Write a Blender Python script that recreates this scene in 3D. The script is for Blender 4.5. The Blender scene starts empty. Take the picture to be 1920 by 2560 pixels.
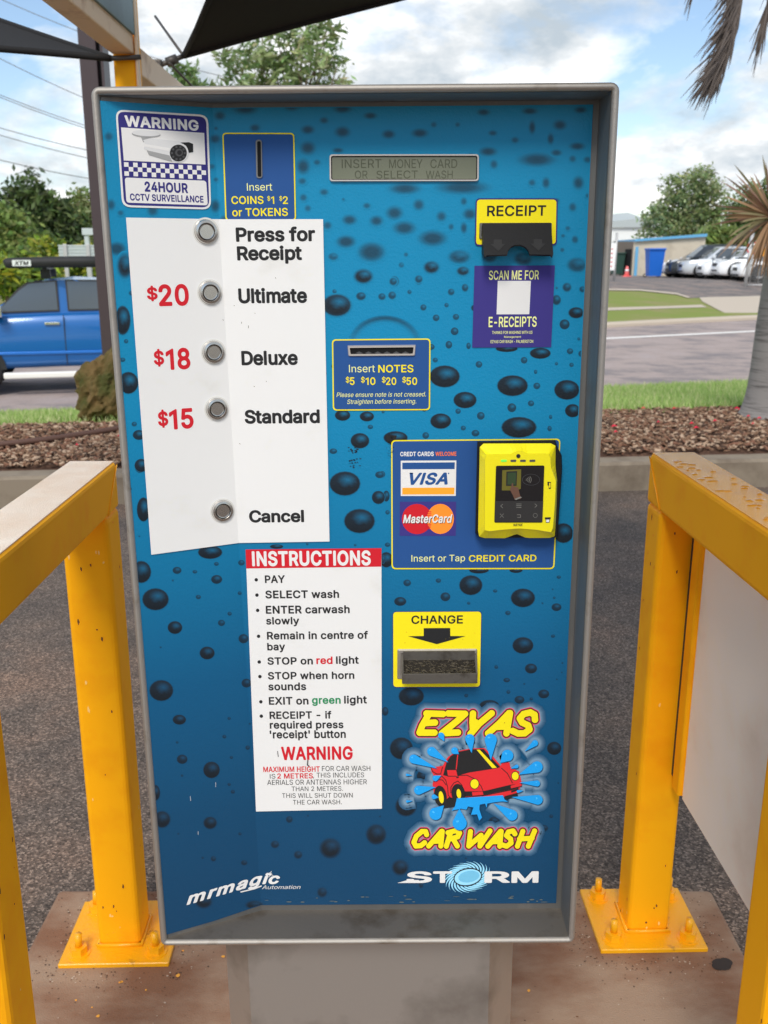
import bpy, bmesh, math, random
from mathutils import Vector, Matrix, noise
from mathutils.geometry import tessellate_polygon
R = math.radians
sc = bpy.context.scene
COL = sc.collection
# ------------------------------------------------------------------ camera
F, PITCH, EYE = 2344.0, R(15.04), 1.55          # focal length in photo pixels, tilt, height
cam = bpy.data.cameras.new('camera'); cam.sensor_fit = 'VERTICAL'; cam.sensor_height = 36
cam.lens = 36 * F / 2560; cam.clip_start = .05; cam.clip_end = 3000
co = bpy.data.objects.new('camera', cam); COL.objects.link(co)
co.location = (0, 0, EYE); co.rotation_euler = (R(90) - PITCH, 0, 0); sc.camera = co
cam.dof.use_dof = True; cam.dof.focus_distance = 1.3; cam.dof.aperture_fstop = 11
sc.view_settings.view_transform = 'Standard'; sc.view_settings.look = 'None'
sc.view_settings.exposure = 0.0; sc.view_settings.gamma = 1
# ------------------------------------------------------------------ sun and sky
SUN_EL, SUN_AZ = R(46), R(190)                   # azimuth clockwise from +Y: behind the camera
sdir = Vector((math.sin(SUN_AZ) * math.cos(SUN_EL), math.cos(SUN_AZ) * math.cos(SUN_EL), math.sin(SUN_EL)))
sl = bpy.data.lights.new('sun', 'SUN'); sl.energy = 2.1; sl.angle = R(20); sl.color = (1, .95, .87)
so = bpy.data.objects.new('sun', sl); COL.objects.link(so); so.rotation_euler = sdir.to_track_quat('Z', 'Y').to_euler()
w = bpy.data.worlds.new('World'); sc.world = w; w.use_nodes = True
N, L = w.node_tree.nodes, w.node_tree.links
bg = N['Background']; bg.inputs['Strength'].default_value = .1
def nd(nodes, t, **kw):
    n = nodes.new(t)
    for k, v in kw.items(): setattr(n, k, v)
    return n
sky = nd(N, 'ShaderNodeTexSky', sky_type='NISHITA', sun_disc=False, sun_elevation=SUN_EL, sun_rotation=SUN_AZ)
sky.air_density = 1.0; sky.dust_density = .6; sky.ozone_density = 1.5
tc = N.new('ShaderNodeTexCoord'); sp = N.new('ShaderNodeSeparateXYZ'); L.new(tc.outputs['Generated'], sp.inputs[0])
def mth(op, a, b=None, nodes=N, links=L, clamp=False):
    n = nodes.new('ShaderNodeMath'); n.operation = op; n.use_clamp = clamp
    for i, v in enumerate((a, b)):
        if v is None: continue
        if isinstance(v, (int, float)): n.inputs[i].default_value = v
        else: links.new(v, n.inputs[i])
    return n.outputs[0]
zc = mth('ADD', mth('MAXIMUM', sp.outputs[2], 0.0), .42)
cx = mth('DIVIDE', sp.outputs[0], zc); cy = mth('DIVIDE', sp.outputs[1], zc)
cb = N.new('ShaderNodeCombineXYZ'); L.new(cx, cb.inputs[0]); L.new(cy, cb.inputs[1]); L.new(mth('MULTIPLY', sp.outputs[2], 1.6), cb.inputs[2])
mp = N.new('ShaderNodeMapping'); mp.inputs['Location'].default_value = (3.1, 1.7, .4); L.new(cb.outputs[0], mp.inputs[0])
def noi(scale, detail, rough, vec, nodes=N, links=L, dist=0):
    n = nodes.new('ShaderNodeTexNoise'); n.inputs['Scale'].default_value = scale; n.inputs['Detail'].default_value = detail
    n.inputs['Roughness'].default_value = rough; n.inputs['Distortion'].default_value = dist; links.new(vec, n.inputs['Vector']); return n.outputs['Fac']
def ramp(fac, stops, nodes=N, links=L):
    r = nodes.new('ShaderNodeValToRGB'); e = r.color_ramp.elements
    while len(e) < len(stops): e.new(.5)
    for i, (p, c) in enumerate(stops):
        e[i].position = p; e[i].color = (*c, 1) if len(c) == 3 else c
    links.new(fac, r.inputs[0]); return r.outputs[0]
mask = ramp(noi(2.6, 9, .55, mp.outputs[0], dist=.25), [(.43, (0,)*3), (.55, (1,)*3)])
shade = ramp(noi(4.2, 8, .6, mp.outputs[0]), [(.36, (5.2, 6.0, 6.7)), (.48, (7.9, 8.3, 8.6)), (.6, (12.2, 12.2, 12.2))])
vd = N.new('ShaderNodeVectorMath'); vd.operation = 'DOT_PRODUCT'; L.new(tc.outputs['Generated'], vd.inputs[0]); vd.inputs[1].default_value = sdir
glow = mth('ADD', mth('MULTIPLY', mth('ADD', mth('MULTIPLY', vd.outputs['Value'], .5), .5), -.62), 1.22)
vm = N.new('ShaderNodeVectorMath'); vm.operation = 'SCALE'; L.new(shade, vm.inputs[0]); L.new(glow, vm.inputs['Scale'])
vs = N.new('ShaderNodeVectorMath'); vs.operation = 'SCALE'; L.new(sky.outputs[0], vs.inputs[0]); vs.inputs['Scale'].default_value = 1.6
mx = nd(N, 'ShaderNodeMix', data_type='RGBA'); L.new(mask, mx.inputs[0]); L.new(vs.outputs[0], mx.inputs[6]); L.new(vm.outputs[0], mx.inputs[7])
L.new(mx.outputs[2], bg.inputs['Color'])

# ------------------------------------------------------------------ helpers
def s1(v):
    v /= 255.0
    return v / 12.92 if v <= .04045 else ((v + .055) / 1.055) ** 2.4
def S(r, g, b): return (s1(r), s1(g), s1(b))
MATS = {}
def mat(name, col, rough=.5, metal=0.0, var=.08, vscale=30, bump=0.0, bscale=200, spec=.5, coat=0.0, attr=None, col2=None, c2lo=.5, c2hi=.7, c2scale=4, stretch=None, trans=0.0, rvar=0.0):
    """principled surface with procedural colour variation and grain"""
    if name in MATS: return MATS[name]
    m = bpy.data.materials.new(name); m.use_nodes = True; MATS[name] = m
    n, l = m.node_tree.nodes, m.node_tree.links; p = n['Principled BSDF']; out = n['Material Output']
    p.inputs['Roughness'].default_value = rough; p.inputs['Metallic'].default_value = metal
    p.inputs['Specular IOR Level'].default_value = spec; p.inputs['Coat Weight'].default_value = coat; p.inputs['Coat Roughness'].default_value = .08
    t = n.new('ShaderNodeTexCoord'); vec = t.outputs['Object']
    if stretch:
        mpn = n.new('ShaderNodeMapping'); mpn.inputs['Scale'].default_value = stretch; l.new(vec, mpn.inputs[0]); vec = mpn.outputs[0]
    base = None
    if attr:
        a = n.new('ShaderNodeAttribute'); a.attribute_name = attr; base = a.outputs['Color']
    if col2:
        mm = nd(n, 'ShaderNodeMix', data_type='RGBA')
        l.new(ramp(noi(c2scale, 6, .6, vec, n, l), [(c2lo, (0,)*3), (c2hi, (1,)*3)], n, l), mm.inputs[0])
        if base: l.new(base, mm.inputs[6])
        else: mm.inputs[6].default_value = (*col, 1)
        mm.inputs[7].default_value = (*col2, 1); base = mm.outputs[2]
    nv = noi(vscale, 6, .6, vec, n, l)
    if var:
        hs = n.new('ShaderNodeHueSaturation')
        l.new(mth('ADD', mth('MULTIPLY', nv, 2 * var), 1 - var, n, l), hs.inputs['Value'])
        if base: l.new(base, hs.inputs['Color'])
        else: hs.inputs['Color'].default_value = (*col, 1)
        l.new(hs.outputs[0], p.inputs['Base Color'])
    elif base: l.new(base, p.inputs['Base Color'])
    else: p.inputs['Base Color'].default_value = (*col, 1)
    if rvar: l.new(mth('ADD', mth('MULTIPLY', noi(vscale * .6, 5, .6, vec, n, l), rvar), rough - rvar / 2, n, l, True), p.inputs['Roughness'])
    if bump:
        b = n.new('ShaderNodeBump'); b.inputs['Strength'].default_value = bump; b.inputs['Distance'].default_value = .004
        l.new(noi(bscale, 4, .6, vec, n, l), b.inputs['Height']); l.new(b.outputs[0], p.inputs['Normal']); l.new(b.outputs[0], p.inputs['Coat Normal'])
    if trans:
        tr = n.new('ShaderNodeBsdfTranslucent'); ms = n.new('ShaderNodeMixShader'); ms.inputs[0].default_value = trans
        if p.inputs['Base Color'].links: l.new(p.inputs['Base Color'].links[0].from_socket, tr.inputs[0])
        l.new(p.outputs[0], ms.inputs[1]); l.new(tr.outputs[0], ms.inputs[2]); l.new(ms.outputs[0], out.inputs[0])
    return m
def tag(o, label=None, cat=None, group=None, kind=None):
    if label: o['label'] = label
    if cat: o['category'] = cat
    if group: o['group'] = group
    if kind: o['kind'] = kind
    return o
def empty(name, loc, label, cat, group=None, rot=(0, 0, 0)):
    o = bpy.data.objects.new(name, None); o.empty_display_size = .1; COL.objects.link(o); o.location = loc; o.rotation_euler = rot
    return tag(o, label, cat, group)
class MB:
    """collects shapes; build() links them as one mesh object"""
    def __init__(s): s.v = []; s.f = []; s.m = []; s.c = {}; s.mats = []; s.smooth = set()
    def mi(s, m):
        if m not in s.mats: s.mats.append(m)
        return s.mats.index(m)
    def add(s, vs, fs, m, smooth=False, cols=None):
        b = len(s.v); s.v += [tuple(x) for x in vs]; i = s.mi(m)
        for f in fs:
            if smooth: s.smooth.add(len(s.f))
            s.f.append([b + k for k in f]); s.m.append(i)
        if cols:
            for k, c in enumerate(cols): s.c[b + k] = c
    def ngon(s, pts, m):
        tris = tessellate_polygon([[Vector(p) for p in pts]])
        s.add(pts, [list(t) for t in tris], m)
    def bm(s, bm, m, smooth=False):
        bm.verts.index_update(); s.add([v.co[:] for v in bm.verts], [[v.index for v in f.verts] for f in bm.faces], m, smooth); bm.free()
    def box(s, x0, x1, y0, y1, z0, z1, m, bev=0.0, seg=2, M=None, smooth=False):
        bm = bmesh.new(); bmesh.ops.create_cube(bm, size=1)
        for v in bm.verts: v.co = Vector(((x0 + x1) / 2 + v.co.x * (x1 - x0), (y0 + y1) / 2 + v.co.y * (y1 - y0), (z0 + z1) / 2 + v.co.z * (z1 - z0)))
        if bev: bmesh.ops.bevel(bm, geom=bm.edges[:], offset=bev, segments=seg, affect='EDGES', profile=.5)
        if M: bm.transform(M)
        s.bm(bm, m, smooth)
    def tube(s, pts, r, m, n=8, smooth=True, cap=True):
        pts = [Vector(p) for p in pts]; rs = r if isinstance(r, (list, tuple)) else [r] * len(pts)
        vs = []; fs = []; up = Vector((0, 0, 1))
        for i, p in enumerate(pts):
            d = (pts[min(i + 1, len(pts) - 1)] - pts[max(i - 1, 0)]).normalized()
            a = d.cross(up if abs(d.z) < .9 else Vector((0, 1, 0))).normalized(); b = a.cross(d)
            for k in range(n):
                t = 2 * math.pi * k / n; vs.append(p + (a * math.cos(t) + b * math.sin(t)) * rs[i])
        for i in range(len(pts) - 1):
            for k in range(n): fs.append([i * n + k, i * n + (k + 1) % n, (i + 1) * n + (k + 1) % n, (i + 1) * n + k])
        if cap: fs += [list(range(n))[::-1], [(len(pts) - 1) * n + k for k in range(n)]]
        s.add(vs, fs, m, smooth)
    def prism(s, poly, d, m):
        """closed polygon extruded along vector d"""
        n = len(poly); d = Vector(d); A = [Vector(p) for p in poly]; B = [p + d for p in A]
        tr = [list(t) for t in tessellate_polygon([A])]
        s.add(A + B, tr + [[n + k for k in t[::-1]] for t in tr] + [[i, (i + 1) % n, n + (i + 1) % n, n + i] for i in range(n)], m)
    def build(s, name, parent=None, attr=None, loc=None):
        me = bpy.data.meshes.new(name); me.from_pydata(s.v, [], s.f)
        for m in s.mats: me.materials.append(m)
        me.polygons.foreach_set('material_index', s.m)
        if s.smooth: me.polygons.foreach_set('use_smooth', [i in s.smooth for i in range(len(s.f))])
        if s.c:
            a = me.color_attributes.new(attr or 'print', 'FLOAT_COLOR', 'POINT'); buf = []
            for i in range(len(s.v)): buf += [*s.c.get(i, (1, 1, 1)), 1]
            a.data.foreach_set('color', buf)
        me.update()
        if not s.c:
            bm = bmesh.new(); bm.from_mesh(me); bmesh.ops.recalc_face_normals(bm, faces=bm.faces[:]); bm.to_mesh(me); bm.free()
        o = bpy.data.objects.new(name, me); COL.objects.link(o)
        if parent: o.parent = parent
        if loc: o.location = loc
        return o
def copy_tree(o, parent=None):
    c = o.copy(); COL.objects.link(c); c.parent = parent
    for ch in list(o.children): copy_tree(ch, c)
    return c
CP, SP = math.cos(PITCH), math.sin(PITCH)
def ray(px, py):
    a = (px - 960) / F; b = -(py - 1280) / F
    return Vector((a, CP + b * SP, b * CP - SP))
def atY(px, py, Y):
    d = ray(px, py); return Vector((0, 0, EYE)) + d * (Y / d.y)
rnd = random.Random(7)

# ------------------------------------------------------------------ terrain
def xs(X): return 25 * math.tanh(X / 25)
def lines(X):
    x = xs(X)
    l0 = 6.28 + .11 * x; l1 = 7.92 + .155 * x; l2 = 13.9 + .31 * x; l4 = 24.5 + (.75 if X > 0 else .4) * x
    return l0, l1, l2, l4
def zt(X, Y):
    l0, l1, l2, l4 = lines(X)
    P = [(-30, -.03), (l0, -.03), (l0 + .001, .17), (l0 + .16, .17), (l0 + .4, .21), (l1, .24), (l2, -.44), (l2 + .05, -.45), (l4, -.45), (l4 + .01, -.32), (l4 + 12, .58), (900, .58)]
    for (a, za), (b, zb) in zip(P, P[1:]):
        if Y <= b: return za + (zb - za) * max(0, (Y - a)) / (b - a)
    return .58
def ground_at(px, py):
    d = ray(px, py); t = 1.0; o = Vector((0, 0, EYE)); p = o
    while t < 300:
        p = o + d * t
        if p.z < zt(p.x, p.y):
            lo, hi = t - .1, t
            for _ in range(20):
                m = (lo + hi) / 2; p = o + d * m
                if p.z < zt(p.x, p.y): hi = m
                else: lo = m
            return p
        t += .1
    return p
XG = sorted(set([-90, -60, -40, -30] + [i * .8 for i in range(-28, 36)] + [32, 40, 60, 90, 140]))
def strip(name, fa, fb, m, rows=2, dz=0.0, label=None, kind='structure', rough=0.0):
    """sheet between two lines that follow the terrain"""
    b = MB(); vs = []; fs = []
    for X in XG:
        ya, yb = fa(X), fb(X)
        for r in range(rows + 1):
            Y = ya + (yb - ya) * r / rows
            z = zt(X, Y) + dz
            if rough: z += rough * (noise.noise(Vector((X * 3, Y * 3, 2))) if 0 < r < rows else 0)
            vs.append((X, Y, z))
    n = rows + 1
    for i in range(len(XG) - 1):
        for r in range(rows): fs.append([i * n + r, i * n + r + 1, (i + 1) * n + r + 1, (i + 1) * n + r][::-1])
    b.add(vs, fs, m, True); o = b.build(name); tag(o, label, kind=kind); return o
def asphalt(name, c1, c2, scale=260, pink=None, rough=.85):
    m = bpy.data.materials.new(name); m.use_nodes = True; n, l = m.node_tree.nodes, m.node_tree.links; p = n['Principled BSDF']
    t = n.new('ShaderNodeTexCoord'); v = t.outputs['Object']
    vo = n.new('ShaderNodeTexVoronoi'); vo.inputs['Scale'].default_value = scale; l.new(v, vo.inputs['Vector'])
    sep = n.new('ShaderNodeSeparateColor'); l.new(vo.outputs['Color'], sep.inputs[0])
    k = ramp(sep.outputs[0], [(.0, c1), (.75, tuple(a * .6 + b * .4 for a, b in zip(c1, c2))), (1, c2)], n, l)
    mm = nd(n, 'ShaderNodeMix', data_type='RGBA'); mm.blend_type = 'MULTIPLY'; mm.inputs[0].default_value = 1; l.new(k, mm.inputs[6])
    pk = pink or (1.6, 1.27, 1.08)
    l.new(ramp(noi(1.1, 7, .65, v, n, l), [(.35, (.62, .62, .64)), (.52, (1.05, .96, .90)), (.68, pk)], n, l), mm.inputs[7])
    l.new(mm.outputs[2], p.inputs['Base Color']); p.inputs['Roughness'].default_value = rough
    b = n.new('ShaderNodeBump'); b.inputs['Strength'].default_value = .7; b.inputs['Distance'].default_value = .004
    l.new(vo.outputs['Distance'], b.inputs['Height']); l.new(b.outputs[0], p.inputs['Normal']); return m
m_asph = asphalt('forecourt_asphalt', (.060, .049, .042), (.40, .335, .285), 190)
m_road = asphalt('road_asphalt', (.42, .365, .355), (.52, .465, .45), 60, (1.10, 1.05, 1.04))
m_lot = asphalt('yard_asphalt', (.22, .205, .20), (.30, .28, .275), 40)
m_conc = mat('kerb_concrete', S(138, 126, 110), .9, var=.25, vscale=7, bump=.4, bscale=90, col2=S(105, 92, 78), c2scale=5, c2lo=.45, c2hi=.75)
m_path = mat('path_concrete', S(184, 172, 156), .9, var=.12, vscale=3)
m_soil = mat('mulch_soil', S(88, 62, 48), .95, var=.5, vscale=45, bump=.9, bscale=60, col2=S(130, 98, 78), c2scale=30)
m_grassb = mat('grass_ground', S(132, 158, 72), .95, var=.3, vscale=18, bump=.8, bscale=60, col2=S(140, 148, 70), c2scale=2.5, c2lo=.45, c2hi=.7)
strip('asphalt_forecourt', lambda X: -30, lambda X: lines(X)[0], m_asph, 6)
strip('mulch_bed', lambda X: lines(X)[0] + .16, lambda X: lines(X)[1], m_soil, 6, rough=.05)
strip('grass_verge', lambda X: lines(X)[1], lambda X: lines(X)[2], m_grassb, 4)
strip('road', lambda X: lines(X)[2], lambda X: lines(X)[3], m_road, 2)
strip('yard_ground', lambda X: lines(X)[3] + 9.4, lambda X: lines(X)[3] + 12, m_lot, 2)
strip('far_verge', lambda X: lines(X)[3] + .012, lambda X: lines(X)[3] + 9.4, mat('far_grass', S(132, 146, 66), .95, var=.4, vscale=5, col2=S(150, 144, 92), c2scale=.6, c2lo=.45, c2hi=.65), 3)
strip('far_ground', lambda X: lines(X)[3] + 12, lambda X: 900, m_lot, 1)
def kerb(name, f, z0, z1, wd, m, bev=.02):
    b = MB(); vs = []; fs = []
    for X in XG:
        Y = f(X); vs += [(X, Y, z0), (X, Y, z1 - bev), (X, Y + bev, z1), (X, Y + wd, z1 + .002), (X, Y + wd, z0)]
    for i in range(len(XG) - 1):
        for r in range(4): fs.append([i * 5 + r, i * 5 + r + 1, i * 5 + 6 + r, i * 5 + 5 + r][::-1])
    b.add(vs, fs, m); return tag(b.build(name), kind='structure')
kerb('kerb', lambda X: lines(X)[0] - .01, -.08, .175, .19, m_conc)
kerb('far_kerb', lambda X: lines(X)[3] - .3, -.5, -.31, .4, m_path, .06)
def patch(name, pts, m, dz, res=1.2):
    """flat marking or slab laid on the terrain, outline in world XY"""
    b = MB(); poly = []
    for (x0, y0), (x1, y1) in zip(pts, pts[1:] + pts[:1]):
        k = max(1, int(math.hypot(x1 - x0, y1 - y0) / res))
        poly += [(x0 + (x1 - x0) * i / k, y0 + (y1 - y0) * i / k) for i in range(k)]
    b.ngon([(x, y, zt(x, y) + dz) for x, y in poly], m)
    return tag(b.build(name), kind='structure')
def Z4(x, y): return ground_at(1500 + x * .25316, 380 + y * .25316)
def gxy(pts): return [(p.x, p.y) for p in (Z4(*q) for q in pts)]
# painted line on the road
ln = gxy([(40, 1850), (1460, 1780)]); dx, dy = ln[1][0] - ln[0][0], ln[1][1] - ln[0][1]
a0 = (ln[0][0] - dx * 2.2, ln[0][1] - dy * 2.2 * .75); a1 = (ln[1][0] + dx * 1.5, ln[1][1] + dy * 1.5)
tag(patch('road_line', [a0, ln[0], ln[1], a1, (a1[0], a1[1] + .42), (ln[1][0], ln[1][1] + .42), (ln[0][0], ln[0][1] + .42), (a0[0], a0[1] + .42)], mat('road_paint', S(225, 222, 216), .7, var=.15, vscale=20), .004, .8), kind='structure')
patch('driveway', gxy([(1340, 1640), (1180, 1570), (1010, 1480), (980, 1440), (1560, 1425), (2300, 1425), (2500, 1640), (1800, 1645)]), m_path, .02)
patch('footpath', gxy([(-60, 1545), (300, 1533), (700, 1523), (1000, 1510), (1060, 1535), (700, 1546), (300, 1560), (-60, 1572)]), m_path, .012)
patch('yard_entrance', gxy([(-200, 1362), (400, 1372), (760, 1408), (880, 1445), (990, 1440), (1560, 1422), (2300, 1422), (2300, 1300), (1000, 1290), (-200, 1290)]), m_lot, .008)
patch('yard_kerb', gxy([(-200, 1352), (400, 1362), (760, 1398), (890, 1440), (870, 1448), (760, 1414), (400, 1376), (-200, 1366)]), m_path, .03, .6)
# concrete slab under the kiosk and rails
b = MB(); b.box(-.83, .835, .2, 2.06, -.12, 0, mat('slab_concrete', S(168, 142, 120), .85, var=.38, vscale=38, bump=.5, bscale=240, col2=S(138, 100, 76), c2scale=3.6, c2lo=.40, c2hi=.60, stretch=(.8, 1.3, 1)), .012)
tag(b.build('concrete_slab'), kind='structure')
# ------------------------------------------------------------------ payment kiosk
KX, KY, KROT = -.0205, 1.2, R(-.45)
kiosk = empty('payment_kiosk', (KX, KY, 0), 'steel car wash payment kiosk with blue droplet face, sheets and buttons', 'payment kiosk', rot=(0, KROT, 0))
RM = Matrix.Rotation(-KROT, 3, 'Y')
KO = RM @ (Vector((0, 0, EYE)) - Vector((KX, KY, 0)))
REC, UL, YL, ZB, ZT_, HW = .066, -.307, .004, .549, 1.7508, .3135
FT = None
def plane_hit(px, py, y):
    d = RM @ ray(px, py); t = (y - KO.y) / d.y; p = KO + d * t; return p.x, p.z
_a, _b = plane_hit(530, 258, REC), plane_hit(653, 2270, REC)
def uf(z): return _a[0] + (z - _a[1]) / (_b[1] - _a[1]) * (_b[0] - _a[0])
def ysurf(u, z):
    f = uf(z)
    return REC if u >= f else REC - (f - u) / (f - UL) * (REC - YL)
def q(px, py, h=0.0):
    """point of the folded face (u, z) that photo pixel px, py shows, h proud of it"""
    d = RM @ ray(px, py); y = REC - h
    for _ in range(40):
        t = (y - KO.y) / d.y; p = KO + d * t; y2 = ysurf(p.x, p.z) - h
        if abs(y2 - y) < 1e-6: break
        y += .6 * (y2 - y)
    return p.x, p.z
def P3(u, z, h): return (u, ysurf(u, z) - h, z)
class Fr:
    def __init__(s, ox, oy, k): s.o = (ox, oy, k)
    def px(s, x, y): return s.o[0] + x * s.o[2], s.o[1] + y * s.o[2]
    def q(s, x, y, h=0.0): return q(*s.px(x, y), h)
FD = Fr(0, 0, 1.15732); FW = Fr(280, 260, .28933); FL = Fr(800, 360, .25316); FR = Fr(1160, 480, .18081); FC = Fr(960, 1080, .28933)
FE = Fr(980, 1740, .25316); FM = Fr(440, 2140, .217); FS = Fr(960, 2130, .26522); FH = Fr(960, 1500, .16878)
Z = .57866
G1, G2, G3, G4, G5, G6, G7, G8 = Fr(0, 0, Z), Fr(960, 0, Z), Fr(0, 500, Z), Fr(960, 400, Z), Fr(0, 1100, Z), Fr(960, 1000, Z), Fr(0, 1840, Z), Fr(960, 1700, Z)
def ink(name, rgb, rough=.32, var=.05): return mat('print_' + name, rgb, rough, var=var, vscale=60, bump=.04, bscale=500, rvar=.12)
WHITE = ink('white', (.70, .69, .675)); NAVY = ink('navy', S(44, 40, 112)); YEL = ink('yellow', S(234, 216, 14)); BLACK = ink('black', (.012, .012, .013))
RED = ink('red', S(196, 20, 36)); GREEN = ink('green', S(20, 128, 78)); ORANGE = ink('orange', S(238, 112, 48)); BLUE = ink('blue', S(28, 74, 134)); PALE = ink('pale', S(228, 230, 150))
PURPLE = ink('purple', S(54, 46, 122)); GREY = ink('grey', S(150, 150, 150)); SILV = ink('silver', S(205, 205, 205)); DKGREY = ink('dark_grey', S(70, 70, 72))
VISAO = ink('amber', S(240, 160, 40)); MCO = ink('card_orange', S(248, 140, 40)); SPL = ink('splash', S(20, 152, 226)); SPD = ink('splash_dark', S(10, 60, 100)); CARRED = ink('car_red', S(214, 38, 44)); MAROON = ink('maroon', S(140, 24, 44))
CYAN = ink('cyan', S(150, 214, 240)); LCDINK = ink('lcd_ink', S(46, 52, 40)); LILAC = ink('lilac', S(208, 84, 110))
PAPER = mat('paper_sheet', (.72, .715, .70), .45, var=.06, vscale=12, bump=.06, bscale=400, col2=(.60, .59, .55), c2scale=14, c2lo=.58, c2hi=.9)
STEEL = mat('stainless_steel', (.23, .23, .225), .27, 1.0, var=.28, vscale=20, bump=.05, bscale=300, stretch=(1, 1, .12), rvar=.2, col2=(.36, .33, .30), c2scale=14, c2lo=.55, c2hi=.8)
STEELW = mat('worn_steel', (.47, .44, .40), .28, 1.0, var=.35, vscale=40, bump=.1, bscale=120, rvar=.25, col2=(.25, .20, .15), c2scale=16, c2lo=.56, c2hi=.78)
BUTTON = mat('button_steel', (.46, .44, .41), .24, 1.0, var=.06, vscale=80)
RUBBER = mat('black_plastic', (.010, .010, .011), .5, spec=.25, var=.1, vscale=60, bump=.05)
HOLE = mat('dark_opening', (.004, .004, .005), .9, var=0)
def shp(D, fr, pts, m, h): D.ngon([P3(*fr.q(x, y, h), h) for x, y in pts], m)
def quad_pts(c, r, n=5):
    out = []
    for i in range(4):
        p = Vector(c[i]); a = (Vector(c[i - 1]) - p).normalized(); b = (Vector(c[(i + 1) % 4]) - p).normalized()
        A, B = p + a * r, p + b * r
        for k in range(n + 1):
            t = k / n; out.append((A * (1 - t) ** 2 + p * 2 * t * (1 - t) + B * t * t)[:])
    return out
def rr(D, fr, c, r, m, h): shp(D, fr, quad_pts(c, r), m, h)
def inset(c, d):
    ctr = Vector((sum(p[0] for p in c) / 4, sum(p[1] for p in c) / 4))
    return [(p[0] + d * (1 if p[0] < ctr.x else -1), p[1] + d * (1 if p[1] < ctr.y else -1)) for p in c]
def ell(D, fr, cx, cy, rx, ry, m, h, rot=0, n=28, a0=0, a1=360):
    pts = []
    for k in range(n + (a1 - a0 != 360)):
        t = R(a0 + (a1 - a0) * k / n); x, y = rx * math.cos(t), ry * math.sin(t); c, s = math.cos(R(rot)), math.sin(R(rot))
        pts.append((cx + x * c - y * s, cy + x * s + y * c))
    shp(D, fr, pts, m, h)
def line(D, fr, pts, wd, m, h):
    for (x0, y0), (x1, y1) in zip(pts, pts[1:]):
        d = Vector((x1 - x0, y1 - y0)); n = Vector((-d.y, d.x)).normalized() * wd / 2; e = d.normalized() * wd * .15
        shp(D, fr, [(x0 - e.x + n.x, y0 - e.y + n.y), (x1 + e.x + n.x, y1 + e.y + n.y), (x1 + e.x - n.x, y1 + e.y - n.y), (x0 - e.x - n.x, y0 - e.y - n.y)], m, h)
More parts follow.
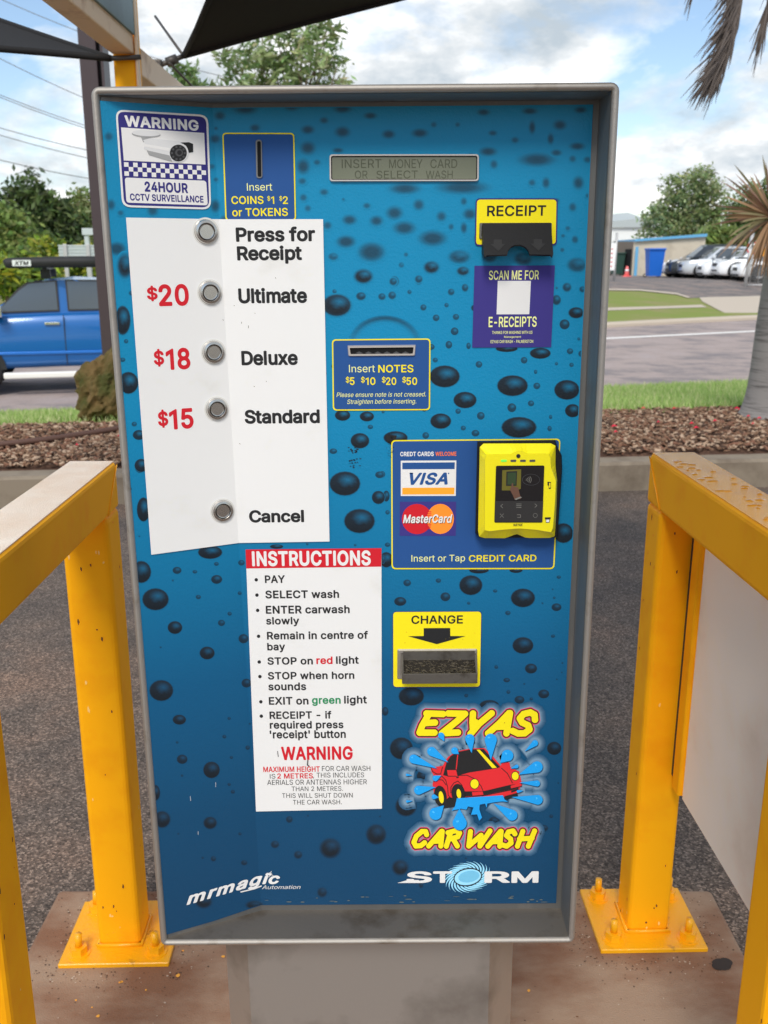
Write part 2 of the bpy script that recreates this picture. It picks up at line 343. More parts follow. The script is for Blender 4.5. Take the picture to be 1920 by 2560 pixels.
# outlines of the letter shapes used for the printed wording: advance | loops of x y
GLYPHS = """Z453|40 0 40 48 330 452 40 452 40 509 410 509 410 461 120 57 410 57 410 0
A480|16 0 201 509 276 509 463 0 395 0 287 302 276 334 264 372 250 420 232 478 245 478 228 419 213 371 201 333 191 302 85 0|110 142 110 199 370 199 370 142
B456|60 0 60 509 241 509 289 504 329 491 359 469 381 442 394 410 398 374 395 344 387 320 373 301 356 286 336 275 315 267 315 262 339 257 363 245 385 227 402 203 414 173 418 136 413 100 400 67 377 39 344 18 301 4 247 0|125 57 245 57 296 63 330 80 349 105 355 137 352 161 342 184 327 203 306 218 279 228 248 231 125 231|125 285 238 285 265 288 288 296 308 309 323 326 333 348 336 372 330 403 313 429 283 446 240 452 125 452
C510|267 -7 225 -3 186 7 150 25 119 49 92 79 70 115 53 157 44 203 40 254 44 305 53 352 70 393 92 429 119 459 150 484 186 501 225 512 267 516 305 513 340 504 373 490 402 471 427 447 448 418 463 385 473 348 408 348 401 373 389 395 375 413 357 428 337 440 315 449 292 454 267 456 223 450 184 432 150 403 125 364 109 314 103 254 109 194 125 145 151 105 184 76 223 59 267 53 292 55 315 60 337 69 357 81 375 96 389 114 401 136 408 160 473 160 463 124 448 91 428 62 402 38 373 19 341 5 305 -4
D502|219 0 96 0 96 57 215 57 272 63 318 81 354 110 379 149 394 198 399 255 394 312 379 361 354 399 320 428 275 446 221 452 93 452 93 509 225 509 273 505 315 495 353 478 399 441 433 391 449 351 458 306 462 255 458 205 449 159 433 119 411 83 384 54 351 31 312 14 268 3|125 509 125 0 60 0 60 509
E419|60 0 60 509 372 509 372 452 125 452 125 286 355 286 355 229 125 229 125 57 375 57 375 0
F410|60 0 60 509 369 509 369 452 125 452 125 278 346 278 346 221 125 221 125 0
G520|269 -7 225 -3 185 7 149 25 118 49 91 79 69 116 53 157 43 203 40 254 43 305 53 352 69 393 91 429 117 459 149 484 184 501 223 512 265 516 304 513 340 504 374 489 403 469 429 445 449 416 465 384 474 349 408 349 399 372 387 393 373 411 356 427 337 439 315 448 291 454 265 456 222 450 183 432 150 404 125 364 109 314 103 254 109 194 125 145 151 105 184 76 224 59 269 53 309 57 345 71 374 93 396 123 410 160 415 202 434 199 283 199 283 256 478 256 478 200 471 141 451 91 419 50 377 19 326 0
H517|60 0 60 509 125 509 125 289 392 289 392 509 457 509 457 0 392 0 392 232 125 232 125 0
I185|60 0 60 509 125 509 125 0
K467|104 145 104 216 122 239 139 261 157 282 174 303 193 324 212 344 364 509 448 509 231 276 228 276|60 0 60 509 125 509 125 334 124 225 125 193 125 0|372 0 188 259 228 309 449 0
L393|60 0 60 509 125 509 125 57 361 57 361 0
M628|60 0 60 509 152 509 277 187 287 159 299 123 311 84 322 49 307 49 318 83 330 121 342 158 352 187 476 509 568 509 568 0 504 0 504 291 504 327 505 369 506 413 507 457 513 457 505 433 498 409 482 363 467 322 456 291 342 0 286 0 170 291 159 321 145 361 129 408 112 457 119 457 120 416 121 372 122 328 122 291 122 0
N523|60 0 60 509 136 509 343 183 352 169 363 151 375 130 388 107 401 82 414 55 405 54 402 81 401 108 400 134 399 157 399 195 399 509 463 509 463 0 387 0 202 290 177 331 164 354 148 381 108 452 119 454 122 384 124 328 125 291 125 0
O533|267 -7 225 -3 186 7 150 25 119 49 92 79 70 115 53 157 44 203 40 254 44 305 53 352 70 393 92 429 119 459 150 484 186 501 225 512 267 516 309 512 348 501 384 484 415 459 442 429 464 393 480 352 490 305 493 254 490 203 480 157 464 115 442 79 415 49 384 25 348 7 309 -3|267 53 310 59 349 76 383 105 408 144 425 194 430 254 425 314 408 365 383 404 349 433 310 450 267 456 223 450 184 433 151 404 125 364 109 314 103 254 109 194 125 144 151 105 184 76 223 59
P445|60 0 60 509 235 509 289 503 332 487 366 462 390 430 404 391 409 348 404 304 390 265 366 233 332 207 289 191 235 186 109 186 109 242 233 242 269 246 297 256 318 272 333 294 342 319 344 348 342 376 333 402 318 423 297 439 268 449 232 452 125 452 125 0
R449|60 0 60 509 236 509 290 504 333 489 367 465 390 433 405 395 409 352 405 309 390 271 367 240 333 217 289 203 236 198 96 198 96 255 234 255 269 258 298 267 319 281 334 300 342 324 345 352 342 380 334 405 319 425 298 440 269 449 233 452 125 452 125 0|353 0 230 229 303 229 428 0
S447|224 -9 172 -4 128 9 91 31 64 60 46 96 38 137 104 137 110 110 123 88 142 71 166 59 194 52 224 49 257 52 286 60 311 74 329 92 341 114 346 139 342 161 332 179 316 193 296 205 272 214 245 222 184 239 128 260 86 289 60 326 52 372 58 413 75 448 102 476 138 498 180 511 227 516 275 511 316 498 351 476 377 449 394 415 401 378 337 378 326 412 302 437 267 453 225 459 194 456 167 448 145 435 129 418 118 398 115 376 119 352 131 334 148 319 169 308 191 300 212 293 264 279 287 272 312 264 336 252 359 238 379 220 395 198 405 171 408 139 403 99 386 64 360 34 323 11 278 -4
T449|32 452 32 509 417 509 417 452 257 452 257 0 193 0 193 452
U517|259 -8 203 -2 154 15 114 43 85 80 66 124 60 173 60 509 124 509 124 178 128 144 141 113 160 87 187 68 220 56 259 52 298 56 331 68 357 87 377 113 389 144 393 178 393 509 457 509 457 173 451 124 433 80 403 43 363 15 315 -2
V480|204 0 16 509 84 509 192 206 203 176 215 137 230 89 248 31 235 31 252 90 267 138 279 176 290 206 395 509 463 509 278 0
W686|155 0 16 509 82 509 163 196 170 171 175 145 187 94 192 67 197 40 189 40 194 67 200 94 205 120 211 145 224 196 306 509 380 509 462 196 468 171 474 145 486 94 492 67 497 40 488 40 493 67 499 94 504 120 510 145 523 196 603 509 670 509 530 0 455 0 368 323 359 356 351 391 344 431 336 475 350 475 342 433 335 395 327 359 318 323 230 0
X474|18 0 200 262 29 509 104 509 237 312 370 509 445 509 274 262 456 0 381 0 237 213 93 0
Y472|203 0 203 208 16 509 91 509 192 344 208 318 222 292 236 264 250 230 224 230 237 265 251 293 265 318 280 344 381 509 455 509 268 208 268 0
0453|227 -7 174 1 130 24 95 62 69 113 57 155 50 202 48 254 50 306 57 353 69 395 95 447 130 484 174 508 227 516 279 508 323 484 358 447 384 395 396 353 403 306 405 254 403 202 396 155 384 113 359 62 323 24 279 1|227 50 261 56 290 74 313 103 330 144 340 194 344 254 340 314 330 365 313 405 290 435 261 453 227 460 192 453 163 435 140 405 123 365 113 314 109 254 113 194 123 144 140 103 163 74 192 56
1360|276 509 276 0 212 0 212 448 209 448 86 358 86 427
2453|64 0 64 47 234 229 261 257 282 282 299 305 311 327 318 348 320 371 317 397 308 419 293 436 273 449 250 457 224 460 196 457 172 447 153 433 139 413 130 390 127 362 66 362 71 405 86 442 111 473 143 496 182 511 225 516 268 511 306 497 337 474 361 445 376 411 381 372 378 345 371 318 357 290 336 259 306 223 267 180 153 60 153 57 389 57 389 0
3453|218 -7 173 -3 133 10 98 30 70 57 52 91 44 132 109 132 115 107 126 87 144 71 165 59 191 52 219 50 248 53 275 61 297 74 315 93 325 116 329 145 326 172 316 196 299 217 275 234 242 244 201 248 157 248 157 299 288 448 288 452 70 452 70 509 372 509 372 461 211 278 211 289 264 288 308 276 344 253 371 222 387 186 393 145 387 103 370 66 344 36 309 12 266 -2
4453|40 105 40 158 247 509 311 509 109 166 109 163 413 163 413 105|282 0 282 121 282 146 282 318 343 318 343 0
5453|221 -7 178 -2 140 11 108 32 83 60 66 93 60 130 122 130 127 108 138 89 154 73 173 60 196 52 221 50 250 53 276 64 298 82 314 104 324 131 328 162 324 193 314 221 297 244 275 262 248 273 218 277 192 275 167 268 145 258 128 246 67 253 96 509 366 509 366 452 151 452 134 301 136 301 155 315 178 325 203 331 229 334 263 330 294 321 321 306 345 285 364 260 379 231 388 199 391 163 385 117 369 76 343 41 309 15 268 -1
6453|226 -7 182 -1 142 15 109 40 84 74 69 115 64 162 68 199 80 239 102 285 137 340 252 509 322 509 151 261 145 261 154 275 165 288 179 299 196 307 214 312 235 314 278 309 316 295 346 271 370 240 384 201 389 157 384 112 368 73 343 39 310 14 271 -2|226 48 254 52 279 63 299 79 314 101 324 128 327 157 324 187 314 213 299 235 279 251 254 262 226 265 198 262 174 252 153 235 138 214 128 188 125 158 128 128 138 102 153 79 174 63 198 52
7453|97 0 323 448 323 452 62 452 62 509 391 509 391 449 165 0
8453|226 -7 178 -2 136 11 101 33 74 62 57 96 52 135 55 166 65 195 81 220 101 241 125 256 153 265 153 267 119 282 93 308 76 342 70 380 75 417 90 450 114 477 146 498 184 511 226 516 269 511 306 498 337 477 361 450 377 417 382 380 376 342 359 308 333 282 300 267 300 265 327 256 351 241 372 220 387 195 397 166 401 135 395 96 378 62 352 33 317 11 275 -2|226 49 258 52 285 60 307 74 323 91 333 113 337 139 333 165 322 189 305 208 283 223 256 232 226 235 196 232 169 223 147 208 130 189 119 165 115 139 119 113 129 91 145 74 167 60 195 52|226 290 252 292 274 300 293 313 307 330 316 351 319 376 316 399 308 420 294 437 275 449 252 457 226 460 200 457 177 449 159 437 145 420 136 399 133 376 136 351 145 330 159 313 178 300 201 292
9453|226 516 271 510 310 494 343 468 368 434 384 393 389 347 385 309 373 270 350 224 315 168 200 0 130 0 301 248 307 248 299 234 287 221 273 210 257 202 238 196 218 195 175 199 137 214 106 237 83 269 68 307 64 352 69 397 85 436 110 469 143 494 182 510|226 460 199 457 174 446 154 429 138 407 129 381 125 352 129 322 138 295 154 274 174 257 199 247 226 243 254 247 279 257 299 273 314 295 324 321 327 350 324 381 314 407 299 429 279 446 254 457
$447|202 -74 202 583 244 583 244 -74|224 -9 172 -4 128 9 91 31 64 60 46 96 38 137 104 137 110 110 123 88 142 71 166 59 194 52 224 49 257 52 286 60 311 74 329 92 341 114 346 139 342 161 332 179 316 193 296 205 272 214 245 222 184 239 128 260 86 289 60 326 52 372 58 413 75 448 102 476 138 498 180 511 227 516 275 511 316 498 351 476 377 449 394 415 401 378 337 378 326 412 302 437 267 453 225 459 194 456 167 448 145 435 129 418 118 398 115 376 119 352 131 334 148 319 169 308 191 300 212 293 264 279 287 272 312 264 336 252 359 238 379 220 395 198 405 171 408 139 403 99 386 64 360 34 323 11 278 -4
a389|160 -9 126 -5 94 5 68 22 48 45 35 73 30 108 34 138 43 161 58 179 78 193 100 203 125 211 152 216 178 220 234 227 252 230 265 235 273 243 276 255 276 257 273 279 267 297 256 311 240 322 220 329 196 331 171 329 149 322 132 313 118 301 107 288 100 274 41 291 57 322 79 346 104 364 133 375 163 382 194 384 215 383 239 379 263 372 286 360 306 343 322 320 333 290 337 251 337 0 277 0 277 52 272 52 264 38 252 25 236 12 215 1 190 -6|170 45 202 49 228 59 248 74 263 93 272 115 276 138 276 190 270 186 259 182 246 179 231 176 200 171 175 168 154 164 134 159 117 150 103 139 95 124 92 105 94 87 102 72 114 61 130 52 149 47
b424|229 -8 198 -5 172 4 153 17 138 31 127 46 118 59 112 59 112 0 53 0 53 509 114 509 114 319 118 319 127 331 137 346 152 360 171 373 197 381 229 384 274 378 313 361 345 332 370 293 385 245 390 189 385 133 370 84 346 45 313 16 274 -2|220 47 253 51 279 66 301 88 316 117 325 151 328 189 325 227 316 261 301 290 280 311 253 325 220 330 188 325 161 312 140 291 125 263 116 229 113 189 116 150 125 115 140 86 162 65 188 51
c396|207 -8 159 -2 117 16 82 46 56 85 40 133 34 187 40 243 56 291 82 330 117 360 159 378 207 384 234 383 260 377 284 368 305 356 324 341 340 322 353 301 362 277 303 262 298 276 290 289 281 301 270 311 257 319 242 325 226 329 207 330 173 325 145 310 124 287 108 258 99 224 96 187 99 151 108 117 124 89 145 66 173 51 207 46 226 48 243 52 258 58 271 66 282 76 292 89 299 102 304 117 363 102 354 78 341 56 325 37 306 21 285 9 261 -1 235 -6
d424|195 -8 151 -2 111 16 79 45 55 84 39 133 34 189 39 245 55 293 79 332 112 361 151 378 196 384 228 381 253 373 272 360 287 346 298 331 306 319 311 319 311 509 372 509 372 0 313 0 313 59 307 59 298 46 287 31 272 17 252 4 227 -5|205 47 236 51 263 65 284 86 299 115 309 150 312 189 309 229 300 263 284 291 263 312 237 325 205 330 172 325 145 311 124 290 108 261 99 227 96 189 99 151 109 117 124 88 145 66 172 51
e404|212 -8 161 -2 117 16 82 46 56 85 40 132 34 187 39 242 55 290 81 329 115 359 157 378 205 384 236 382 266 374 294 361 319 341 341 315 357 282 368 242 371 194 371 169 75 169 75 221 338 221 310 202 307 237 298 269 283 294 263 314 237 326 205 330 173 326 146 313 125 294 109 270 99 241 96 211 96 178 100 139 110 106 128 80 151 61 179 50 212 46 234 48 254 53 271 61 285 73 297 88 306 105 365 91 353 63 335 39 311 19 283 4 249 -5
f254|228 379 228 327 6 327 6 379|81 0 81 432 84 461 96 486 113 505 135 519 161 527 187 530 207 529 222 527 234 524 243 521 227 468 215 472 206 473 195 474 171 470 154 460 145 443 142 419 142 0
g425|207 -151 168 -148 134 -140 105 -127 82 -110 64 -91 51 -69 101 -41 110 -53 122 -66 136 -78 154 -88 178 -95 207 -97 249 -92 282 -75 304 -47 311 -6 311 68 306 68 298 56 287 41 272 28 252 16 227 8 195 5 152 10 113 27 80 53 55 90 39 136 34 191 39 246 55 293 80 332 112 361 152 378 196 384 228 382 253 373 273 360 288 346 299 331 308 319 313 319 313 379 372 379 372 -9 367 -54 350 -90 324 -117 291 -136 251 -147|205 59 237 63 264 75 285 95 300 121 309 154 312 193 309 231 300 264 285 291 264 312 237 325 205 330 172 325 145 312 124 290 109 262 99 229 96 193 99 155 109 123 124 96 145 76 172 63
h410|114 227 114 0 53 0 53 509 114 509 114 287 102 287 124 332 152 362 187 379 227 384 264 380 295 369 321 349 341 321 353 285 357 240 357 0 296 0 296 235 290 275 273 304 246 323 210 329 184 326 161 317 141 303 126 283 117 257
i167|53 0 53 379 114 379 114 0|84 443 67 446 54 455 44 468 41 483 44 499 54 512 67 521 84 524 100 521 114 512 123 499 126 483 123 468 114 455 100 446
j167|53 379 114 379 114 -30 111 -63 102 -90 86 -113 65 -129 37 -139 4 -143 -10 -143 -10 -87 2 -87 25 -83 40 -72 50 -54 53 -29|83 443 67 446 53 455 44 468 41 483 44 499 53 512 67 521 83 524 100 521 114 512 123 499 126 483 123 468 114 455 100 446
k381|110 137 110 212 121 212 284 379 360 379 184 199 177 199|53 0 53 509 114 509 114 0|294 0 148 186 191 229 372 0
l167|53 0 53 509 114 509 114 0
m610|53 0 53 379 112 379 112 295 108 295 118 323 132 346 151 363 172 376 195 384 219 386 257 380 287 361 309 331 321 295 312 295 322 321 337 343 357 361 381 375 407 383 437 386 468 383 497 372 522 354 541 328 553 296 557 255 557 0 496 0 496 254 490 289 473 313 447 326 419 330 395 328 374 320 358 307 345 290 338 270 335 247 335 0 274 0 274 260 269 288 253 311 229 326 199 330 178 328 158 320 140 307 126 289 117 266 114 238 114 0
n410|114 227 114 0 53 0 53 379 112 379 112 287 102 287 124 332 152 362 187 379 227 384 264 380 295 369 321 349 341 321 353 285 357 240 357 0 296 0 296 235 290 275 273 304 246 323 210 329 184 326 161 317 141 303 126 283 117 257
o415|207 -8 159 -2 117 16 82 46 56 85 40 133 34 187 40 243 56 291 82 330 117 360 159 378 207 384 256 378 299 360 333 330 359 291 376 243 381 187 376 133 359 85 333 46 299 16 256 -2|207 46 242 51 270 66 292 89 307 117 316 151 319 187 316 224 307 258 292 287 270 310 242 325 207 330 173 325 145 310 124 287 108 258 99 224 96 187 99 151 108 117 124 89 145 66 173 51
p424|53 -143 53 379 112 379 112 319 118 319 126 331 137 346 152 360 171 373 197 381 229 384 274 378 313 361 345 332 370 293 385 245 390 189 385 133 370 84 346 45 313 16 274 -2 229 -8 198 -5 173 4 153 17 138 31 127 46 118 59 114 59 114 -143|220 47 253 51 279 66 301 88 316 117 325 151 328 189 325 227 316 261 301 290 280 311 253 325 220 330 188 325 161 312 140 291 125 263 116 229 113 189 116 150 125 115 140 86 162 65 188 51
q424|372 -143 311 -143 311 59 306 59 298 46 287 31 272 17 252 4 227 -5 195 -8 151 -2 111 16 79 45 55 84 39 133 34 189 39 245 55 293 79 332 112 361 151 378 196 384 228 381 253 373 272 360 287 346 298 331 307 319 313 319 313 379 372 379|205 47 236 51 263 65 284 86 299 115 309 150 312 189 309 229 300 263 284 291 263 312 237 325 205 330 172 325 145 311 124 290 108 261 99 227 96 189 99 151 109 117 124 88 145 66 172 51
r259|53 0 53 379 112 379 112 321 115 321 130 347 152 367 181 380 213 385 229 384 243 384 243 322 230 324 219 325 207 326 182 323 159 315 140 301 126 284 117 262 114 237 114 0
s365|182 -8 145 -5 112 3 84 18 62 38 45 63 36 94 94 107 105 79 124 60 150 49 181 45 217 50 244 62 262 81 268 103 265 121 254 136 237 147 212 155 149 170 104 186 72 208 53 237 47 274 51 305 65 332 87 354 115 370 149 381 187 384 223 381 254 372 279 358 299 339 314 316 324 290 268 277 258 298 243 316 219 328 187 333 156 329 131 317 114 299 109 277 112 258 124 243 144 232 172 223 229 209 275 194 306 171 325 142 331 107 326 75 312 47 290 24 260 6 223 -5
t227|204 379 204 327 6 327 6 379|65 471 126 471 126 98 128 76 136 61 150 53 170 50 185 51 202 54 213 2 203 -1 192 -3 180 -4 168 -4 125 2 92 21 72 52 65 93
u410|182 -5 146 -1 115 11 89 31 69 59 57 95 53 139 53 379 114 379 114 144 119 105 137 75 164 56 200 50 226 53 249 62 268 77 283 97 293 122 296 153 296 379 357 379 357 0 298 0 298 92 307 92 286 47 257 17 222 0
v389|163 0 17 379 84 379 165 155 177 121 187 87 196 53 206 21 184 21 194 53 203 87 213 121 224 155 305 379 371 379 226 0
w567|138 0 23 379 87 379 133 214 143 177 154 137 165 91 175 41 165 41 175 90 186 135 196 176 206 214 252 379 316 379 362 214 371 176 382 136 392 91 402 41 391 41 402 90 413 135 423 176 434 214 480 379 545 379 429 0 368 0 319 172 305 225 297 252 291 280 277 338 291 338 277 280 263 225 255 198 248 172 199 0
x379|21 0 155 192 29 379 100 379 190 243 280 379 350 379 225 192 359 0 287 0 190 142 93 0
y389|47 -139 61 -86 71 -87 88 -90 104 -89 118 -84 130 -74 141 -58 151 -36 163 -1 17 379 84 379 165 155 177 121 187 87 196 53 206 21 184 21 193 53 202 87 212 121 224 155 305 379 371 379 204 -58 191 -85 177 -107 159 -124 139 -136 117 -143 91 -145 77 -145 65 -143 54 -141
z380|42 0 42 46 254 320 254 323 48 323 48 379 333 379 333 331 126 60 126 56 339 56 339 0
-453|337 244 337 188 114 188 114 244
'206|78 318 70 509 136 509 128 318
,188|38 -119 68 71 137 71 84 -119
.188|95 -4 78 -1 63 9 53 24 50 41 53 59 63 73 78 83 95 87 113 83 128 73 138 59 141 41 138 24 128 9 113 -1
:188|95 -4 78 -1 63 9 53 24 50 41 53 59 63 73 78 83 95 87 113 83 128 73 138 59 141 41 138 24 128 9 113 -1|95 271 78 274 63 284 53 299 50 316 53 334 63 349 78 359 95 362 113 359 128 349 138 334 141 316 138 299 128 284 113 274"""
GL = {}
for row in GLYPHS.split('\n'):
    hd, *lp = row.split('|'); loops = []
    for l_ in lp:
        v = [int(t) for t in l_.split()]; loops.append([Vector((v[i] / 1000, v[i + 1] / 1000)) for i in range(0, len(v), 2)])
    GL[hd[0]] = (int(hd[1:]) / 1000, loops)
def area2(l_): return sum(a.x * c.y - c.x * a.y for a, c in zip(l_, l_[1:] + l_[:1]))
from mathutils.geometry import delaunay_2d_cdt
_tx, _gl = {}, {}
def wind(p, l_):
    r = 0
    for a, c in zip(l_, l_[1:] + l_[:1]):
        if (a.y > p.y) != (c.y > p.y) and p.x < (c.x - a.x) * (p.y - a.y) / (c.y - a.y) + a.x: r += 1 if c.y > a.y else -1
    return r
def glyph(ch, d):
    """one letter, its outline thickened by d, as clean triangles"""
    k = (ch, round(d, 4))
    if k in _gl: return _gl[k]
    loops = GL[ch][1]; V, E, segs = [], [], []
    def ring(pts):
        b0 = len(V); V.extend(Vector((p.x, p.y)) for p in pts); n = len(pts); E.extend((b0 + i, b0 + (i + 1) % n) for i in range(n))
    for l_ in loops:
        ring(l_)
        for a, c in zip(l_, l_[1:] + l_[:1]):
            e = c - a
            if e.length < 1e-6: continue
            segs.append((a, c))
            if d > 1e-4:
                nn = Vector((-e.y, e.x)).normalized() * d; ring([a + nn, c + nn, c - nn, a - nn]); ring([a + Vector((math.cos(t * math.pi / 4), math.sin(t * math.pi / 4))) * d for t in range(8)])
    vo, _e, fo, *_r = delaunay_2d_cdt(V, E, [], 0, 1e-5)
    out = []
    for f in fo:
        c = (vo[f[0]] + vo[f[1]] + vo[f[2]]) / 3; ok = sum(wind(c, l_) for l_ in loops) != 0
        if not ok and d > 1e-4:
            for p, q2 in segs:
                e = q2 - p; t = max(0, min(1, (c - p).dot(e) / e.length_squared))
                if (c - p - e * t).length < d * .985: ok = True; break
        if ok: out.append(list(f))
    _gl[k] = ([(v.x, v.y) for v in vo], out); return _gl[k]
def glyphs(s, bold, shear=0, space=1.0):
    k = (s, round(bold, 4), shear, space)
    if k in _tx: return _tx[k]
    bo = max(0, bold * .62); vs, fs, x = [], [], 0.0
    for ch in s:
        if ch == ' ': x += .2 * space; continue
        gv, gf = glyph(ch, bo); used = sorted({i for f in gf for i in f}); mp_ = {i: len(vs) + j for j, i in enumerate(used)}
        vs += [(gv[i][0] + x + gv[i][1] * shear, gv[i][1]) for i in used]; fs += [[mp_[i] for i in f] for f in gf]
        x += (GL[ch][0] + bo * .9) * space
    _tx[k] = (vs, fs); return vs, fs
def txt(D, fr, s, a, bx, ytop, m, h, bold=.018, shear=0, ref=None, level=True, space=1.0, grow=0):
    """lettering whose ink runs from a to bx along the baseline and reaches up to ytop"""
    vs, fs = glyphs(s, bold, shear, space)
    x0, x1 = min(v[0] for v in vs), max(v[0] for v in vs)
    ym = max(v[1] for v in (glyphs(ref, bold, 0)[0] if ref else vs))
    A, Bq = Vector(fr.q(*a, h)), Vector(fr.q(*bx, h))
    mx_, my_ = (a[0] + bx[0]) / 2, (a[1] + bx[1]) / 2
    if ref or not level: T = fr.q(a[0], ytop, h); H = T[1] - A.y
    else: T = fr.q(mx_, ytop + (my_ - a[1]), h); H = T[1] - fr.q(mx_, my_, h)[1]
    if level:
        zz = fr.q(mx_, my_, h)[1]; A.y = zz; Bq.y = zz
    d = Bq - A; up = Vector((0, H))
    if grow: vs, fs = glyphs(s, bold + grow, shear, space)
    pts = []
    for x, y in vs:
        p = A + d * ((x - x0) / (x1 - x0)) + up * (y / ym); pts.append(P3(p.x, p.y, h))
    D.add(pts, fs, m)
def dec(name): return MB()
# --- housing: a folded steel case with a rolled front lip
b = MB()
b.box(-HW + .002, HW - .002, .012, .30, ZT_ - .004, ZT_ - .001, STEEL); b.box(-HW + .002, HW - .002, .012, .30, ZB + .001, ZB + .004, STEEL)
b.box(-HW + .001, -HW + .003, .012, .299, ZB + .004, ZT_ - .004, STEEL); b.box(HW - .003, HW - .001, .012, .299, ZB + .004, ZT_ - .004, STEEL)
b.box(-HW + .003, HW - .003, .296, .299, ZB + .004, ZT_ - .004, STEEL)
b.build('housing', kiosk)
# front lip: rounded section swept round the opening
b = MB(); lw = .0092
prof = [(0, .02), (0, .004), (.0012, .0008), (.0035, -.001), (lw - .0035, -.001), (lw - .0012, .0008), (lw, .004), (lw, .03)]
ring = []
rc = .010
def rrect(i):
    out = []
    for (cx_, cz_, a) in ((HW - rc, ZT_ - rc, 0), (-HW + rc, ZT_ - rc, 90), (-HW + rc, ZB + rc, 180), (HW - rc, ZB + rc, 270)):
        for k in range(5):
            t = R(a + k * 22.5); r = max(rc - i, .0005)
            if rc - i < .0005: o_ = i - rc
            else: o_ = 0
            sx, sz = (1 if cx_ > 0 else -1), (1 if cz_ > 1 else -1)
            out.append((cx_ - sx * o_ + r * math.cos(t), cz_ - sz * o_ + r * math.sin(t)))
    return out
vs = []
for i, y in prof: vs += [(x, y, z) for x, z in rrect(i)]
n = 20
b.add(vs, [[j * n + k, j * n + (k + 1) % n, (j + 1) * n + (k + 1) % n, (j + 1) * n + k] for j in range(len(prof) - 1) for k in range(n)], STEELW, True)
b.build('front_lip', kiosk)
# recess walls and the backing plate
b = MB(); xi, zi0, zi1 = HW - lw - .0005, ZB + .0097, ZT_ - .0097
b.add([(xi, .004, zi0), (xi, .004, zi1), (xi, REC + .003, zi1), (xi, REC + .003, zi0)], [[0, 1, 2, 3]], STEEL)
vt = [(-xi, .004, zi1), (xi, .004, zi1), (xi, REC + .003, zi1), (uf(zi1), REC + .003, zi1), (-xi, YL + .004, zi1)]
b.add(vt, [[0, 1, 2, 3, 4]], STEEL)
vt = [(-xi, .004, zi0), (xi, .004, zi0), (xi, REC + .003, zi0), (uf(zi0), REC + .003, zi0), (-xi, YL + .004, zi0)]
b.add(vt, [[4, 3, 2, 1, 0]], mat('ledge_steel', (.30, .27, .235), .38, 1.0, var=.4, vscale=30, bump=.1, bscale=120, rvar=.3, col2=(.16, .125, .09), c2scale=14, c2lo=.48, c2hi=.75))
vs = []
for j in range(25):
    z = zi0 + (zi1 - zi0) * j / 24
    for u in (-xi, uf(z), xi): vs.append((u, ysurf(max(u, UL), z) + .0022, z))
b.add(vs, [[j * 3 + i, j * 3 + i + 1, j * 3 + i + 4, j * 3 + i + 3] for j in range(24) for i in range(2)], STEEL)
b.build('recess', kiosk)
# --- printed face with the droplet picture
FACE = mat('droplet_print', (1, 1, 1), .26, attr='print', var=.07, vscale=9, bump=.16, bscale=300, coat=.22, rvar=.1, spec=.35)
zf0, zf1, uf1 = FD.q(900, 1953)[1], FD.q(900, 229)[1], .2960
def pcol(z):
    t = (z - zf0) / (zf1 - zf0)
    K = [(0, S(8, 72, 112)), (.16, S(6, 80, 122)), (.34, S(2, 98, 146)), (.5, S(0, 128, 178)), (.7, S(0, 150, 202)), (.9, S(0, 150, 200)), (1, S(0, 142, 190))]
    for (a, ca), (b_, cb_) in zip(K, K[1:]):
        if t <= b_: break
    k = min(1, max(0, (t - a) / (b_ - a))); return tuple((x + (y - x) * k) * .70 for x, y in zip(ca, cb_))
b = MB(); vs, fs, cs = [], [], []
NZ = 60
for j in range(NZ + 1):
    for i in range(5):
        z = zf0 + (zf1 - zf0) * j / NZ
        u = [UL + .0025, None, uf(z), None, uf1][i]
        if i == 1: u = (UL + .0025 + uf(z)) / 2
        if i == 3: u = (uf(z) + uf1) / 2
        dz = 0
        if i < 2 : dz = (0 if j else -.004)
        vs.append(P3(u, z + dz, 0)); cs.append(pcol(z))
for j in range(NZ):
    for i in range(4): fs.append([j * 5 + i, j * 5 + i + 1, j * 5 + i + 6, j * 5 + i + 5])
b.add(vs, fs, FACE, False, cs)
DR = []
def dl(fr, lst):
    for x, y, w_, h_ in lst:
        px, py = fr.px(x, y); DR.append((px, py, w_ * fr.o[2] / 2, h_ * fr.o[2] / 2))
dl(G2, [(20,580,60,40),(155,575,75,40),(470,575,40,25),(450,655,80,40),(475,710,35,40),(660,690,160,60),(760,540,60,45),(835,632,70,35),(745,660,50,30),(720,600,30,50),(90,815,140,50),(340,810,230,60),(150,885,50,50),(345,870,30,35),(370,925,60,50),(45,920,75,60),(248,935,45,45),(88,985,100,60),(210,1030,125,70),(290,980,25,30),(345,985,30,50),(325,1110,95,60),(205,1155,70,55),(455,1110,65,50),(600,1120,80,60),(835,1145,90,65),(815,895,35,40),(825,1035,30,35),(770,1080,20,20),(840,790,50,60),(880,690,40,30),(95,1100,20,20),(75,1145,25,25),(45,1215,40,45),(150,1215,30,30),(700,790,35,50),(640,550,30,60),(430,485,60,30),(630,480,70,30),(850,475,60,30)])
dl(G1, [(1060,470,110,50),(950,500,50,40),(1260,460,70,40),(1480,470,80,40),(1330,560,60,40),(1480,570,70,50),(1400,520,40,30),(1600,500,60,30),(930,600,50,40),(1330,640,70,60),(1310,720,60,70),(1460,650,50,25),(1400,830,40,30),(480,885,40,50),(660,910,50,50),(930,890,45,60),(505,1075,80,60),(470,590,40,40),(1510,950,65,45),(1330,900,30,30)])
